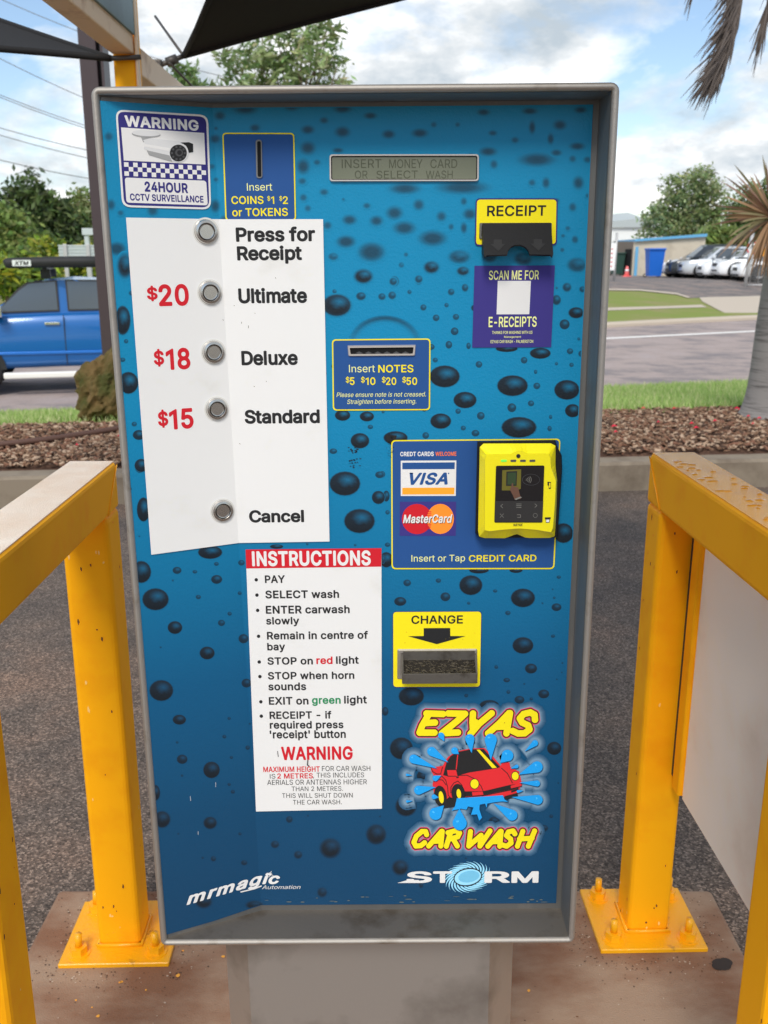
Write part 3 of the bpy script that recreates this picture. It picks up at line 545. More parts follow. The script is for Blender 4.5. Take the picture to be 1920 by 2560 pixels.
dl(G4, [(40,525,35,35),(150,515,35,35),(35,585,35,35),(350,552,30,35),(290,570,30,30),(110,570,20,20),(170,637,28,28),(270,627,20,20),(225,682,30,30),(305,740,35,35),(280,798,30,35),(365,803,20,30),(410,883,30,30),(605,865,30,30),(830,660,70,50),(780,710,45,45),(745,605,40,45),(790,550,40,40),(675,835,95,50),(530,815,100,30),(262,935,138,100),(555,975,140,95),(790,993,115,90),(350,1037,105,75),(245,1128,95,70),(552,1070,40,40),(583,1155,160,95),(815,1083,70,60),(418,1105,35,35),(180,1190,30,30),(395,1180,35,30),(715,1160,20,25),(320,1085,25,25),(745,880,15,15),(810,885,20,20),(655,915,15,20),(720,1110,15,20),(50,1200,110,60)])
dl(G6, [(375,800,105,90),(600,855,110,85),(70,870,55,40),(265,850,45,40),(745,895,45,35),(480,825,20,15),(235,780,25,20),(100,790,35,30),(600,1060,95,75),(635,1160,55,45),(730,1020,20,15),(535,920,25,20),(530,1210,30,20),(775,575,90,90),(10,415,30,50),(15,485,20,20),(15,625,25,20),(10,690,60,70),(410,735,90,30),(570,735,60,25),(755,765,20,15)])
dl(G8, [(118,70,115,85),(585,85,45,35),(690,60,50,40),(5,135,30,40),(455,110,90,50),(75,295,105,100),(735,295,65,60),(170,415,60,55),(95,545,95,90),(70,810,75,70),(475,610,50,40),(515,735,80,40),(690,640,40,30),(160,885,20,30),(0,670,20,50)])
dl(G3, [(540,285,70,110),(1495,180,85,55),(1605,225,120,85),(1570,330,85,65),(1445,395,20,20),(1455,455,130,100),(555,790,90,100),(530,520,70,130),(1555,1040,85,70),(1480,930,70,50),(1585,935,65,45),(1440,1085,35,25),(1600,980,25,20),(600,1015,55,45),(605,1150,50,60),(545,610,20,20),(530,690,25,20),(1490,1225,140,110),(1650,1185,30,30)])
dl(G5, [(610,110,60,60),(620,300,60,110),(908,485,110,60),(765,563,40,32),(842,569,22,16),(935,535,22,18),(936,602,50,40),(1043,530,30,25),(672,688,120,100),(610,570,90,100),(857,678,24,20),(957,790,32,28),(992,750,20,18),(756,810,66,58),(1052,858,45,42),(895,920,68,58),(697,1082,108,95),(1065,1050,45,40),(775,1208,60,45),(1195,460,60,20),(1553,350,140,110),(1635,248,60,60),(1640,150,40,30),(1655,515,20,40)])
dl(G7, [(787,100,48,42),(914,146,75,75),(672,245,40,70),(700,360,75,75),(908,375,60,55),(1250,360,30,30),(1188,468,38,34),(1288,513,38,36),(1427,485,95,90),(1625,425,90,90),(1055,547,30,24),(922,530,25,25),(1392,675,45,45),(880,715,75,60),(1100,730,80,40),(1070,50,20,20)])
for _ in range(150):
    px, py = rnd.uniform(560, 1470), rnd.uniform(290, 1000); k = rnd.choice((8, 9, 11, 13, 16))
    if all(abs(px - d[0]) > d[2] + k + 6 or abs(py - d[1]) > d[3] + k + 4 for d in DR): DR.append((px, py, k * rnd.uniform(1, 1.25), k * rnd.uniform(.8, 1.1)))
for _ in range(260):
    px, py = rnd.uniform(300, 1480), rnd.uniform(300, 2150)
    if all(abs(px - d[0]) > d[2] + 12 or abs(py - d[1]) > d[3] + 12 for d in DR):
        k = rnd.choice((2.5, 3, 4, 5, 6)) * (1.25 if py < 1200 else .8); DR.append((px, py, k * 1.1, k))
zmin, zmax, umin, umax = zf0 + .001, zf1 - .001, UL + .003, uf1 - .001
layer = 0
def blob(px, py, rx, ry, fn, hh, nseg=22, rings=(0, .35, .6, .8, .9, 1.0)):
    vs, cs, fs = [], [], []
    for j, r in enumerate(rings):
        for k in range(nseg if j else 1):
            t = 2 * math.pi * k / nseg; dx, dy = r * math.cos(t), r * math.sin(t)
            u, z = q(px + dx * rx, py + dy * ry); u = min(max(u, umin), umax); z = min(max(z, zmin), zmax)
            vs.append(P3(u, z, hh)); a, c = fn(dx, -dy, r); g = pcol(z); cs.append(tuple(g[i] * (1 - a) + c[i] * a for i in range(3)))
    for k in range(nseg): fs.append([0, 1 + k, 1 + (k + 1) % nseg])
    for j in range(1, len(rings) - 1):
        o0, o1 = 1 + (j - 1) * nseg, 1 + j * nseg
        for k in range(nseg): fs.append([o0 + k, o1 + k, o1 + (k + 1) % nseg, o0 + (k + 1) % nseg])
    b.add(vs, fs, FACE, False, cs)
for i, (px, py, rx, ry) in enumerate(DR):
    blur = 1.0 if py < 560 else max(0, 1 - (py - 560) / 260)
    blur = max(blur, min(1, (py - 1950) / 250) * .55)
    g = pcol(q(px, py)[1]); dk = (.006, .014, .024)
    strong = min(1, .55 + max(rx, ry) / 40) * (.8 if blur > .6 else 1)
    def fn(x, y, r, g=g):
        edge = 1 - max(0, min(1, (r - (.93 - .75 * blur)) / (.06 + .75 * blur)))
        edge = edge * edge * (3 - 2 * edge)
        lit = max(0, 1 - math.hypot((x - .15) / .62, (y - .28) / .5)) if blur < .7 else 0
        c = tuple(dk[k] * (1 + .5 * y) + g[k] * .62 * lit for k in range(3))
        return edge * strong, c
    e = 1 + .35 * blur
    blob(px, py, rx * e, ry * e, fn, .00012 + 8e-7 * i, 20 if rx > 8 else 12)
def bub(x, y, r, g=pcol(q(960, 850)[1])):
    e = math.exp(-((r - .9) / .09) ** 2); return min(1, e * (.75 * max(0, y) + .12) + .10 * max(0, .8 - r)), (.004, .02, .04) if r > .7 else tuple(v * 1.25 for v in g)
blob(962, 862, 92, 74, bub, .0008, 40, (0, .4, .65, .75, .82, .88, .93, .97, 1.0))
b.build('printed_face', kiosk, 'print')
# --- pedestal
b = MB(); pr = [(-.236, .30), (-.236, .105), (-.192, .055), (.192, .055), (.236, .105), (.236, .30)]
b.prism([(x, y, .0) for x, y in pr], (0, 0, ZB - .003), mat('pedestal_steel', (.45, .44, .42), .24, 1.0, var=.25, vscale=4, bump=.05, bscale=200, rvar=.22, col2=(.17, .155, .135), c2scale=3.2, c2lo=.46, c2hi=.72))
b.build('pedestal', kiosk)
# --- warning sticker
D = MB(); H0 = .0012
rr(D, FW, [(30, 47), (830, 95), (857, 912), (88, 890)], 75, WHITE, H0); rr(D, FW, [(47, 64), (813, 111), (841, 894), (105, 873)], 62, NAVY, H0 + .0002)
h = H0 + .0004
shp(D, FW, [(78, 202), (797, 250), (808, 523), (102, 488)], WHITE, h); rr(D, FW, [(110, 635), (814, 663), (828, 876), (125, 852)], 26, WHITE, h)
txt(D, FW, 'WARNING', (113, 188), (750, 228), 96, WHITE, h, .05, level=False)
T = [(103, 502), (810, 536), (815, 652), (108, 620)]
bil = lambda a, c: tuple(T[0][k] * (1 - a) * (1 - c) + T[1][k] * a * (1 - c) + T[2][k] * a * c + T[3][k] * (1 - a) * c for k in (0, 1))
for i in range(18):
    for j in range(3):
        if (i + j) % 2 == 0: shp(D, FW, [bil(i / 18, j / 3), bil((i + 1) / 18, j / 3), bil((i + 1) / 18, (j + 1) / 3), bil(i / 18, (j + 1) / 3)], WHITE, h)
h += .0002
txt(D, FW, '24HOUR', (284, 752), (657, 766), 668, NAVY, h, .05, level=False); txt(D, FW, 'CCTV SURVEILLANCE', (157, 830), (792, 850), 772, NAVY, h, .04, level=False)
ell(D, FW, 295, 262, 125, 30, GREY, h, 3); ell(D, FW, 295, 252, 124, 26, SILV, h + .0001, 3)
shp(D, FW, [(250, 285), (340, 290), (330, 330), (270, 330)], GREY, h); shp(D, FW, [(268, 312), (330, 295), (600, 325), (640, 345), (545, 500), (500, 495), (275, 385), (283, 335)], SILV, h + .0002)
shp(D, FW, [(300, 400), (500, 445), (520, 498), (480, 490), (318, 440)], GREY, h + .0003); shp(D, FW, [(283, 345), (520, 385), (515, 410), (278, 368)], WHITE, h + .0003)
shp(D, FW, [(590, 333), (665, 330), (700, 345), (702, 415), (665, 422), (640, 360)], BLACK, h + .0003)
ell(D, FW, 577, 420, 84, 84, SILV, h + .0004, 0); ell(D, FW, 573, 424, 74, 73, BLACK, h + .0005); ell(D, FW, 580, 420, 34, 33, DKGREY, h + .0006); ell(D, FW, 583, 420, 20, 20, BLACK, h + .0007)
for k in range(10): ell(D, FW, 574 + 56 * math.cos(k * .628), 424 + 55 * math.sin(k * .628), 10, 10, DKGREY, h + .0006, n=10)
D.build('warning_sticker', kiosk)['label'] = 'camera surveillance warning sticker, white and navy'
# --- coin plate
D = MB(); C = [(953, 248), (1575, 250), (1590, 1008), (980, 1008)]
rr(D, FW, C, 36, YEL, H0); rr(D, FW, inset(C, 11), 28, BLUE, H0 + .0003); h = H0 + .0005
txt(D, FW, 'Insert', (1167, 748), (1385, 748), 684, PALE, h, .0); txt(D, FW, 'COINS', (1033, 862), (1310, 862), 795, YEL, h, .02)
for a, c in ((1343, 1367), (1447, 1471)): txt(D, FW, '$', (a, 834), (c, 834), 792, YEL, h, .015)
txt(D, FW, '1', (1377, 862), (1402, 862), 797, YEL, h, .02); txt(D, FW, '2', (1477, 862), (1520, 862), 797, YEL, h, .02); txt(D, FW, 'or TOKENS', (1040, 967), (1520, 967), 899, YEL, h, .02)
o = D.build('coin_plate', kiosk)
D = MB(); rr(D, FW, [(1240, 308), (1295, 308), (1300, 641), (1247, 641)], 26, STEEL, .003); rr(D, FW, [(1254, 322), (1285, 322), (1290, 628), (1259, 628)], 14, HOLE, .0034)
D.build('coin_slot', o)
# --- display
D = MB(); C = [(90, 100), (1572, 98), (1570, 373), (92, 375)]
def frame3(D, fr, C, t, r, h0, h1, m):
    """raised rounded bezel: outer ring, top ring, inner wall"""
    A = quad_pts(C, r); Bp = quad_pts(inset(C, t * .35), r * .9); Cp = quad_pts(inset(C, t), r * .7); n = len(A)
    vs = [P3(*fr.q(x, y), h0) for x, y in A] + [P3(*fr.q(x, y), h1) for x, y in Bp] + [P3(*fr.q(x, y), h1) for x, y in Cp] + [P3(*fr.q(x, y), h0 - .001) for x, y in Cp]
    D.add(vs, [[j * n + k, j * n + (k + 1) % n, (j + 1) * n + (k + 1) % n, (j + 1) * n + k] for j in range(3) for k in range(n)], m)
frame3(D, FL, C, 19, 34, .0, .0035, mat('bezel_metal', S(190, 182, 176), .4, .6, var=.08))
o = D.build('display_bezel', kiosk)
D = MB(); LCD = mat('lcd_glass', S(104, 108, 90), .06, var=.06, vscale=30, spec=.8)
rr(D, FL, inset(C, 18), 20, BLACK, .0006); rr(D, FL, inset(C, 28), 16, LCD, .0008); h = .001
LC2 = ink('lcd_shade', S(74, 78, 62))
txt(D, FL, 'INSERT', (215, 236), (607, 236), 150, LC2, h, 0); txt(D, FL, 'MONEY', (682, 236), (1012, 236), 150, LC2, h, 0); txt(D, FL, 'CARD', (1090, 236), (1355, 236), 150, LC2, h, 0)
txt(D, FL, 'OR', (345, 340), (470, 340), 262, LC2, h, 0); txt(D, FL, 'SELECT', (557, 340), (965, 340), 262, LC2, h, 0); txt(D, FL, 'WASH', (1045, 340), (1310, 340), 262, LC2, h, 0)
D.build('display_screen', o)
# --- receipt outlet
D = MB(); rr(D, FR, [(162, 86), (1297, 86), (1285, 738), (148, 747)], 62, NAVY, H0); rr(D, FR, [(180, 105), (1279, 105), (1268, 718), (166, 727)], 48, YEL, H0 + .0003)
txt(D, FR, 'RECEIPT', (318, 326), (1133, 326), 184, BLACK, H0 + .0006, .028)
o = D.build('receipt_plate', kiosk)
D = MB(); frame3(D, FR, [(210, 425), (1215, 423), (1213, 652), (203, 654)], 32, 22, .001, .004, STEEL); rr(D, FR, [(236, 450), (1190, 448), (1188, 630), (230, 632)], 8, HOLE, .002); D.build('receipt_bezel', o)
# flap: hinged at the top edge, swung out at the bottom, finger notch in its lower edge
D = MB(); a_ = FR.q(246, 452); c_ = FR.q(1190, 450); zt_ = (a_[1] + c_[1]) / 2; fl = []
wF, hF = c_[0] - a_[0], .0475
nt = [(.0, 0), (1, 0), (1.0, -.97), (.985, -1.06), (.96, -1.0), (.66, -.98), (.645, -.85), (.60, -.74), (.54, -.685), (.46, -.685), (.40, -.74), (.355, -.85), (.34, -.98), (.04, -1.0), (.015, -1.06), (0, -.97)]
ca, sa = math.cos(R(33)), math.sin(R(33))
fl = [(a_[0] + x * wF, REC - .004 + y * hF * sa, zt_ + y * hF * ca) for x, y in nt]
D.prism(fl, (0, -.0032 * ca, .0032 * sa), RUBBER)
for s in (0, 1):
    x = a_[0] + s * wF; D.prism([(x, REC - .004, zt_), (x, REC - .004 - hF * sa, zt_ - hF * ca), (x, REC - .003, zt_ - hF * .75)], (.002 if s == 0 else -.002, 0, 0), RUBBER)
for s in (.21, .79):
    ar = [(-.06, -.52), (.06, -.52), (.06, -.66), (.11, -.66), (0, -.88), (-.11, -.66), (-.06, -.66)]
    pts = [(a_[0] + (s + x) * wF, REC - .004 + y * hF * sa - .0038 * ca, zt_ + y * hF * ca + .0038 * sa) for x, y in ar]
    D.ngon(pts, mat('embossed_plastic', (.009, .009, .01), .6, var=.1))
D.build('receipt_flap', o)['label'] = 'black hinged flap with a notched lower edge'
# --- e-receipt sticker (its square code is left blank)
D = MB(); shp(D, FR, [(145, 1020), (1258, 1015), (1205, 2145), (113, 2152)], PURPLE, H0); h = H0 + .0003
shp(D, FR, [(467, 1228), (925, 1228), (903, 1690), (450, 1692)], WHITE, h)
txt(D, FR, 'SCAN ME FOR', (343, 1212), (1033, 1206), 1086, PALE, h, .02); txt(D, FR, 'E-RECEIPTS', (340, 1864), (1003, 1860), 1724, PALE, h, .025)
txt(D, FR, 'THANKS FOR WASHING WITH US', (388, 1963), (945, 1960), 1922, PALE, h, .012); txt(D, FR, 'Management', (555, 2016), (790, 2014), 1990, PALE, h, .01); txt(D, FR, 'EZYAS CAR WASH - PALMERSTON', (367, 2090), (956, 2085), 2048, PALE, h, .012)
D.build('e_receipt_sticker', kiosk)
# --- note plate
D = MB(); C = [(717, 733), (930, 731), (929, 886), (719, 887)]
rr(D, FD, C, 9, YEL, H0); rr(D, FD, inset(C, 2.8), 7, BLUE, H0 + .0003); h = H0 + .0006
txt(D, FD, 'Insert', (754, 804), (810, 804), 788, PALE, h, 0); txt(D, FD, 'NOTES', (817, 804), (893, 804), 788, YEL, h, .024)
for a, c, s, d, e in ((747, 755, '5', 756, 766), (780, 788, '10', 790, 811), (825, 833, '20', 834, 856), (869, 877, '50', 878, 901)):
    txt(D, FD, '$', (a, 826), (c, 826), 813, YEL, h, .015); txt(D, FD, s, (d, 831), (e, 831), 815, YEL, h, .024)
txt(D, FD, 'Please ensure note is not creased.', (727, 857), (920, 857), 847, PALE, h, .0, .22); txt(D, FD, 'Straighten before inserting.', (750, 872), (899, 872), 862, PALE, h, .0, .22)
o = D.build('note_plate', kiosk)
D = MB(); frame3(D, FD, [(750, 745.5), (899, 744), (897, 769), (752, 770)], 5.5, 3, .001, .004, mat('bezel_metal', (0, 0, 0))); rr(D, FD, [(755, 750), (894, 749), (892, 765), (757, 766)], 2, HOLE, .002)
for k in range(6): shp(D, FD, [(768 + k * 20, 763), (776 + k * 20, 759), (784 + k * 20, 763), (776 + k * 20, 765)], DKGREY, .0024)
D.build('note_slot', o)
# --- price sheet
D = MB(); top, bot = FD.q(477, 472), FD.q(535, 1172); hS = .0018
cs_ = [FD.q(273, 470), FD.q(698, 473.5), FD.q(712, 1169), FD.q(327.5, 1197.5)]
zt0 = cs_[0][1] + (uf(top[1]) - cs_[0][0]) / (cs_[1][0] - cs_[0][0]) * (cs_[1][1] - cs_[0][1]); zb0 = bot[1]
NS = 24; vs = []
mixp = lambda a, c, t: (a[0] + (c[0] - a[0]) * t, a[1] + (c[1] - a[1]) * t)
for j in range(NS + 1):
    t = j / NS; l_, f_, r_ = mixp(cs_[0], cs_[3], t), None, mixp(cs_[1], cs_[2], t); zf_ = zt0 + (zb0 - zt0) * t
    vs += [P3(*l_, hS), P3((l_[0] + uf(zf_)) / 2, (l_[1] + zf_) / 2, hS), P3(uf(zf_), zf_, hS), P3(*r_, hS)]
D.add(vs, [[j * 4 + i, j * 4 + i + 4, j * 4 + i + 5, j * 4 + i + 1] for j in range(NS) for i in range(3)], PAPER)
h = hS + .0003
for s, a, c, t in (('$', (318, 646), (341, 646), 617), ('20', (344, 659), (409, 658), 614), ('$', (333, 787), (355, 786), 754), ('18', (360, 797), (412, 795), 752.5), ('$', (342, 919), (364, 918), 885), ('15', (367, 926), (419, 923), 884)):
    txt(D, FD, s, a, c, t, RED, h, .042)
for s, x0, x1, yb, yt, fr in (('Press for', 1020, 1362, 1040, 979, G1), ('Receipt', 1025, 1305, 1121, 1061, G1), ('Ultimate', 1031, 1327, 442, 379, G3), ('Deluxe', 1044, 1287, 710, 651, G3), ('Standard', 1058, 1382, 962, 905, G3), ('Cancel', 1077, 1314, 353, 302, G5)):
    txt(D, fr, s, (x0, yb), (x1, yb), yt, BLACK, h, .048, space=.93)
for x, y, w_, a in ((540, 648, 3, 60), (522, 695, 4, 90), (481, 690, 3, 45), (537, 703, 6, 95), (550, 676, 2, 40), (548, 834, 3, 30), (575, 823, 2, 80), (517, 958, 3, 30), (505, 660, 2, 10), (595, 599, 3, 70)):
    line(D, FD, [(x, y), (x + w_ * math.cos(R(a)), y + w_ * math.sin(R(a)))], .9, DKGREY, h)
sheet = D.build('price_sheet', kiosk)
# --- buttons
def button(px, py, r, sub):
    u, z = q(px, py); k = r * q(px + 100, py)[0] / 100 - r * u / 100
    f = uf(z); ang = math.atan2(REC - YL, f - UL); root = MB()
    M = Matrix.Translation(P3(u, z, hS)) @ Matrix.Rotation(ang, 4, 'Z')
    def lathe(D, prof, m, n=32):
        vs = [M @ Vector((rr_ * math.cos(2 * math.pi * i / n), -hh, rr_ * math.sin(2 * math.pi * i / n))) for rr_, hh in prof for i in range(n)]
        D.add(vs, [[j * n + i, j * n + (i + 1) % n, (j + 1) * n + (i + 1) % n, (j + 1) * n + i] for j in range(len(prof) - 1) for i in range(n)] + [[(len(prof) - 1) * n + i for i in range(n)]], m, False)
    D = MB(); lathe(D, [(k * 1.06, 0), (k, .0004), (k, .0015), (k * .93, .0036), (k * .74, .0042), (k * .70, .0036), (k * .695, .0008)], BUTTON); lathe(D, [(k * 1.16, -.0005), (k * 1.16, .0003)], mat('sealant_ring', (.62, .61, .58), .3)); ob = D.build('button_collar', kiosk)
    D = MB(); lathe(D, [(k * .69, .0010), (k * .64, .0011)], HOLE); lathe(D, [(k * .64, .0012), (k * .635, .0036), (k * .61, .0041), (k * .55, .0039)], BUTTON); D.build('button_cap', ob)
for x, y, r, fr in ((891, 137, 52, G3), (908, 400, 50, G3), (923, 657, 49, G3), (937, 902, 48, G3), (962, 304, 48, G5)):
    p = fr.px(x, y); button(*p, r * Z, None)
# --- instruction sheet
D = MB(); shp(D, FD, [(530.5, 1187), (824, 1184), (825, 1747), (553, 1753)], PAPER, .0018); h = .0021
shp(D, FD, [(530.5, 1187), (824, 1184), (823.5, 1224), (532, 1228)], RED, h); txt(D, FD, 'INSTRUCTIONS', (545, 1222), (801, 1219), 1191, WHITE, h + .0003, .05)
for s, a, c, t, m in (('PAY', (1145, 617), (1231, 616), 585, BLACK), ('SELECT wash', (1147, 684), (1465, 680), 651, BLACK), ('ENTER carwash', (1149, 750), (1511, 746), 717, BLACK), ('slowly', (1150, 796), (1293, 795), 765, BLACK), ('Remain in centre of', (1154, 861), (1590, 857), 828, BLACK), ('bay', (1155, 908), (1232, 907), 877, BLACK), ('STOP on', (1156, 970), (1352, 968), 939, BLACK), ('red', (1367, 967), (1437, 966), 936, RED), ('light', (1452, 966), (1550, 965), 934, BLACK), ('STOP when horn', (1158, 1034), (1531, 1030), 1003, BLACK), ('sounds', (1160, 1081), (1323, 1079), 1049, BLACK), ('EXIT on', (1162, 1143), (1333, 1141), 1111, BLACK), ('green', (1348, 1139), (1472, 1138), 1115, GREEN), ('light', (1487, 1138), (1585, 1136), 1105, BLACK), ('RECEIPT - if', (1165, 1204), (1432, 1202), 1172, BLACK)):
    txt(D, G5, s, a, c, t, m, h, .038)
txt(D, FD, 'required press', (583, 1574), (742, 1572), 1558, BLACK, h, .038); txt(D, FD, "'receipt' button", (583, 1595), (747, 1593), 1578, BLACK, h, .038)
for x, y in ((1107, 604), (1110, 670), (1113, 736), (1117, 848), (1120, 959), (1123, 1022), (1127, 1131), (1129, 1193)): ell(D, G5, x, y, 7.5, 7.5, BLACK, h, n=14)
txt(D, G7, 'WARNING', (1216, 103), (1524, 98), 47, RED, h, .045)
for s, a, c, t, m, bo in (('MAXIMUM HEIGHT', (1138, 157), (1382, 152), 134, RED, .03), ('FOR CAR WASH', (1391, 152), (1600, 150), 130, BLACK, 0), ('IS', (1166, 184), (1190, 184), 164, BLACK, 0), ('2 METRES', (1198, 184), (1352, 182), 162, RED, .03), (', THIS INCLUDES', (1353, 181), (1573, 177), 160, BLACK, 0), ('AERIALS OR ANTENNAS HIGHER', (1155, 213), (1585, 207), 191, BLACK, 0), ('THAN 2 METRES.', (1260, 239), (1482, 236), 219, BLACK, 0), ('THIS WILL SHUT DOWN', (1219, 268), (1524, 265), 248, BLACK, 0), ('THE CAR WASH.', (1266, 297), (1477, 294), 277, BLACK, 0)):
    txt(D, G7, s, a, c, t, m, h, bo)
line(D, G7, [(1330, 105), (1328, 125), (1335, 130)], 5, DKGREY, h + .0003); line(D, G7, [(1199, 65), (1202, 90)], 3, DKGREY, h + .0003)
D.build('instruction_sheet', kiosk)
# --- card plate with its marks
D = MB(); C = [(62, 70), (1525, 57), (1472, 1185), (65, 1186)]
rr(D, FC, C, 40, YEL, H0); rr(D, FC, inset(C, 11), 32, BLUE, H0 + .0003); h = H0 + .0006
txt(D, FC, 'CREDT CARDS', (140, 208), (430, 206), 171, WHITE, h, .045); txt(D, FC, 'WELCOME', (445, 205), (625, 204), 171, ORANGE, h, .03)
shp(D, FC, [(145, 248), (625, 246), (620, 552), (145, 553)], WHITE, h); shp(D, FC, [(158, 265), (612, 262), (610, 320), (158, 322)], BLUE, h + .0002); shp(D, FC, [(158, 482), (609, 480), (607, 538), (158, 540)], VISAO, h + .0002)
txt(D, FC, 'VISA', (222, 451), (550, 449), 351, BLUE, h + .0002, .05, .28); line(D, FC, [(222, 356), (250, 356)], 9, BLUE, h + .0002); ell(D, FC, 558, 358, 6, 6, BLUE, h + .0002, n=8)
shp(D, FC, [(137, 603), (623, 602), (620, 897), (136, 897)], PURPLE, h); ell(D, FC, 285, 752, 131, 131, RED, h + .0002); ell(D, FC, 487, 751, 117, 130, MCO, h + .0003)
for k in range(4):
    line(D, FC, [(358 - k * 3, 690 + k * 17), (408, 690 + k * 17)], 8, RED if k < 9 else MCO, h + .0004); line(D, FC, [(362, 800 + k * 12), (408 - k * 3, 800 + k * 12)], 6, RED, h + .0004)
txt(D, FC, 'MasterCard', (170, 789), (594, 785), 719, BLACK, h + .0006, .04, .2); txt(D, FC, 'MasterCard', (165, 785), (590, 781), 714, WHITE, h + .0009, .04, .2)
txt(D, FC, 'Insert or Tap', (237, 1118), (700, 1118), 1062, PALE, h, .003); txt(D, FC, 'CREDIT CARD', (733, 1118), (1316, 1117), 1062, YEL, h, .022)
# worn black scuff at its corner
for k in range(46):
    t = rnd.random(); x, y = rnd.gauss(60, 14) - t * 10, 40 + t * 190; r_ = rnd.uniform(2, 7) * (1.25 - t)
    ell(D, FC, x, y, r_, r_ * rnd.uniform(.5, 1.4), BLACK, h + .0003, n=7)
shp(D, FC, [(8, 25), (110, 30), (100, 75), (60, 110), (30, 80)], BLACK, H0 - .0004)
for k in range(36):
    ell(D, G3, rnd.gauss(1530, 14), rnd.choice((rnd.gauss(1080, 10), rnd.gauss(1130, 10))), rnd.uniform(1.5, 6), rnd.uniform(1, 3), BLACK, .0009, n=6)
D.build('card_plate', kiosk)
# --- card reader: black back shell, yellow bevelled body, screen
def lf(c, h): return [P3(*FC.q(x, y, h), h) for x, y in c]
YP = mat('reader_yellow', S(228, 214, 20), .38, var=.05, vscale=30, bump=.08, bscale=300)
def loft(D, loops, m, cap=True, smooth=False):
    n = len(loops[0]); vs = [p for l_ in loops for p in l_]
    D.add(vs, [[j * n + k, j * n + (k + 1) % n, (j + 1) * n + (k + 1) % n, (j + 1) * n + k] for j in range(len(loops) - 1) for k in range(n)], m, smooth)
    if cap: D.ngon(loops[-1], m)
D = MB(); c0 = quad_pts([(806, 78), (1500, 68), (1512, 905), (790, 905)], 40)
bk = [(806, 80), (1480, 68), (1500, 130), (1535, 200), (1540, 320), (1520, 600), (1500, 912), (830, 915), (788, 870)]
loft(D, [lf(bk, .001), lf(bk, .016), lf([(x + (6 if x < 1100 else -8), y + (6 if y < 500 else -6)) for x, y in bk], .019)], RUBBER)
rdr = D.build('card_reader', kiosk)
D = MB(); rim = [(828, 112), (850, 100), (1465, 98), (1482, 112), (1482, 300), (1497, 420), (1492, 600), (1478, 895), (1462, 915), (1230, 916), (1145, 880), (1050, 918), (840, 916), (812, 895)]
fac = [(868, 205), (885, 192), (1090, 188), (1165, 155), (1240, 186), (1425, 184), (1442, 200), (1446, 300), (1490, 420), (1482, 600), (1462, 862), (1445, 872), (1320, 850), (1165, 838), (1020, 850), (880, 866), (866, 855), (868, 500)]
def resample(pts, n=60):
    P = [Vector(p) for p in pts]; Ls = [(P[(i + 1) % len(P)] - P[i]).length for i in range(len(P))]; T = sum(Ls); out = []
    for k in range(n):
        s_ = T * k / n; i = 0
        while s_ > Ls[i]: s_ -= Ls[i]; i += 1
        out.append((P[i] + (P[(i + 1) % len(P)] - P[i]) * (s_ / Ls[i]))[:])
    return out
def polar(pts, n=72):
    """outline re-cut by angle from its middle, so two outlines can be joined"""
    c = Vector((1150, 515)); out = []
    for k in range(n):
        a = 2 * math.pi * k / n; d = Vector((math.cos(a), math.sin(a))); best = 0
        for i in range(len(pts)):
            p, e = Vector(pts[i]) - c, Vector(pts[(i + 1) % len(pts)]) - Vector(pts[i]); den = d.x * e.y - d.y * e.x
            if abs(den) < 1e-9: continue
            t = (p.x * e.y - p.y * e.x) / den; s_ = (p.x * d.y - p.y * d.x) / den
            if -1e-6 <= s_ <= 1 + 1e-6 and t > best: best = t
        out.append((c + d * best)[:])
    return out
mid = [((a[0] * .62 + c[0] * .38), (a[1] * .62 + c[1] * .38)) for a, c in zip(polar(rim), polar(fac))]
loft(D, [lf(polar(rim), .017), lf(polar(rim), .026), lf(polar(fac), .037), lf([(x * .985 + 1150 * .015, y * .985 + 515 * .015) for x, y in polar(fac)], .0395)], YP)
rb = D.build('reader_body', rdr)
D = MB(); hs = .0402
rr(D, FC, [(968, 292), (1386, 289), (1369, 783), (953, 783)], 14, mat('reader_screen', (.012, .011, .012), .10, var=.05), hs); shp(D, FC, [(962, 596), (1376, 597), (1369, 778), (956, 778)], mat('reader_keys', (.028, .027, .027), .3, var=.05), hs + .0002)
ell(D, FC, 1161, 208, 18, 18, BLACK, hs, n=16)
for k, x in enumerate((1036, 1118, 1201, 1283)): rr(D, FC, [(x - 25, 240), (x + 25, 239), (x + 24, 257), (x - 25, 258)], 6, DKGREY if k else ink('led', S(120, 240, 90)), hs)
gk = ink('key_grey', S(120, 118, 112)); hk = hs + .0004
line(D, FC, [(1027, 622), (1008, 639), (1027, 657)], 4, gk, hk); line(D, FC, [(1303, 620), (1322, 636), (1303, 652)], 4, gk, hk)
for k in range(3): line(D, FC, [(1142, 622 + k * 15), (1187, 622 + k * 15)], 4, gk, hk)
line(D, FC, [(1002, 706), (1034, 740)], 3, gk, hk); line(D, FC, [(1034, 706), (1002, 740)], 3, gk, hk); line(D, FC, [(1150, 715), (1180, 715), (1180, 738), (1152, 738)], 4, gk, hk)
for k in range(16): a = k * math.pi / 8; c = (k + 1) * math.pi / 8; line(D, FC, [(1307 + 18 * math.cos(a), 721 + 18 * math.sin(a)), (1307 + 18 * math.cos(c), 721 + 18 * math.sin(c))], 3, gk, hk)
dm = ink('screen_yellow', S(96, 90, 26)); gr = ink('screen_green', S(44, 62, 36)); sk = ink('screen_skin', S(96, 66, 52))
shp(D, FC, [(1022, 330), (1185, 322), (1182, 490), (1150, 505), (1018, 505)], dm, hk); shp(D, FC, [(1058, 342), (1150, 338), (1145, 465), (1055, 465)], BLACK, hk + .0002); shp(D, FC, [(1068, 352), (1142, 350), (1138, 455), (1066, 455)], gr, hk + .0004)
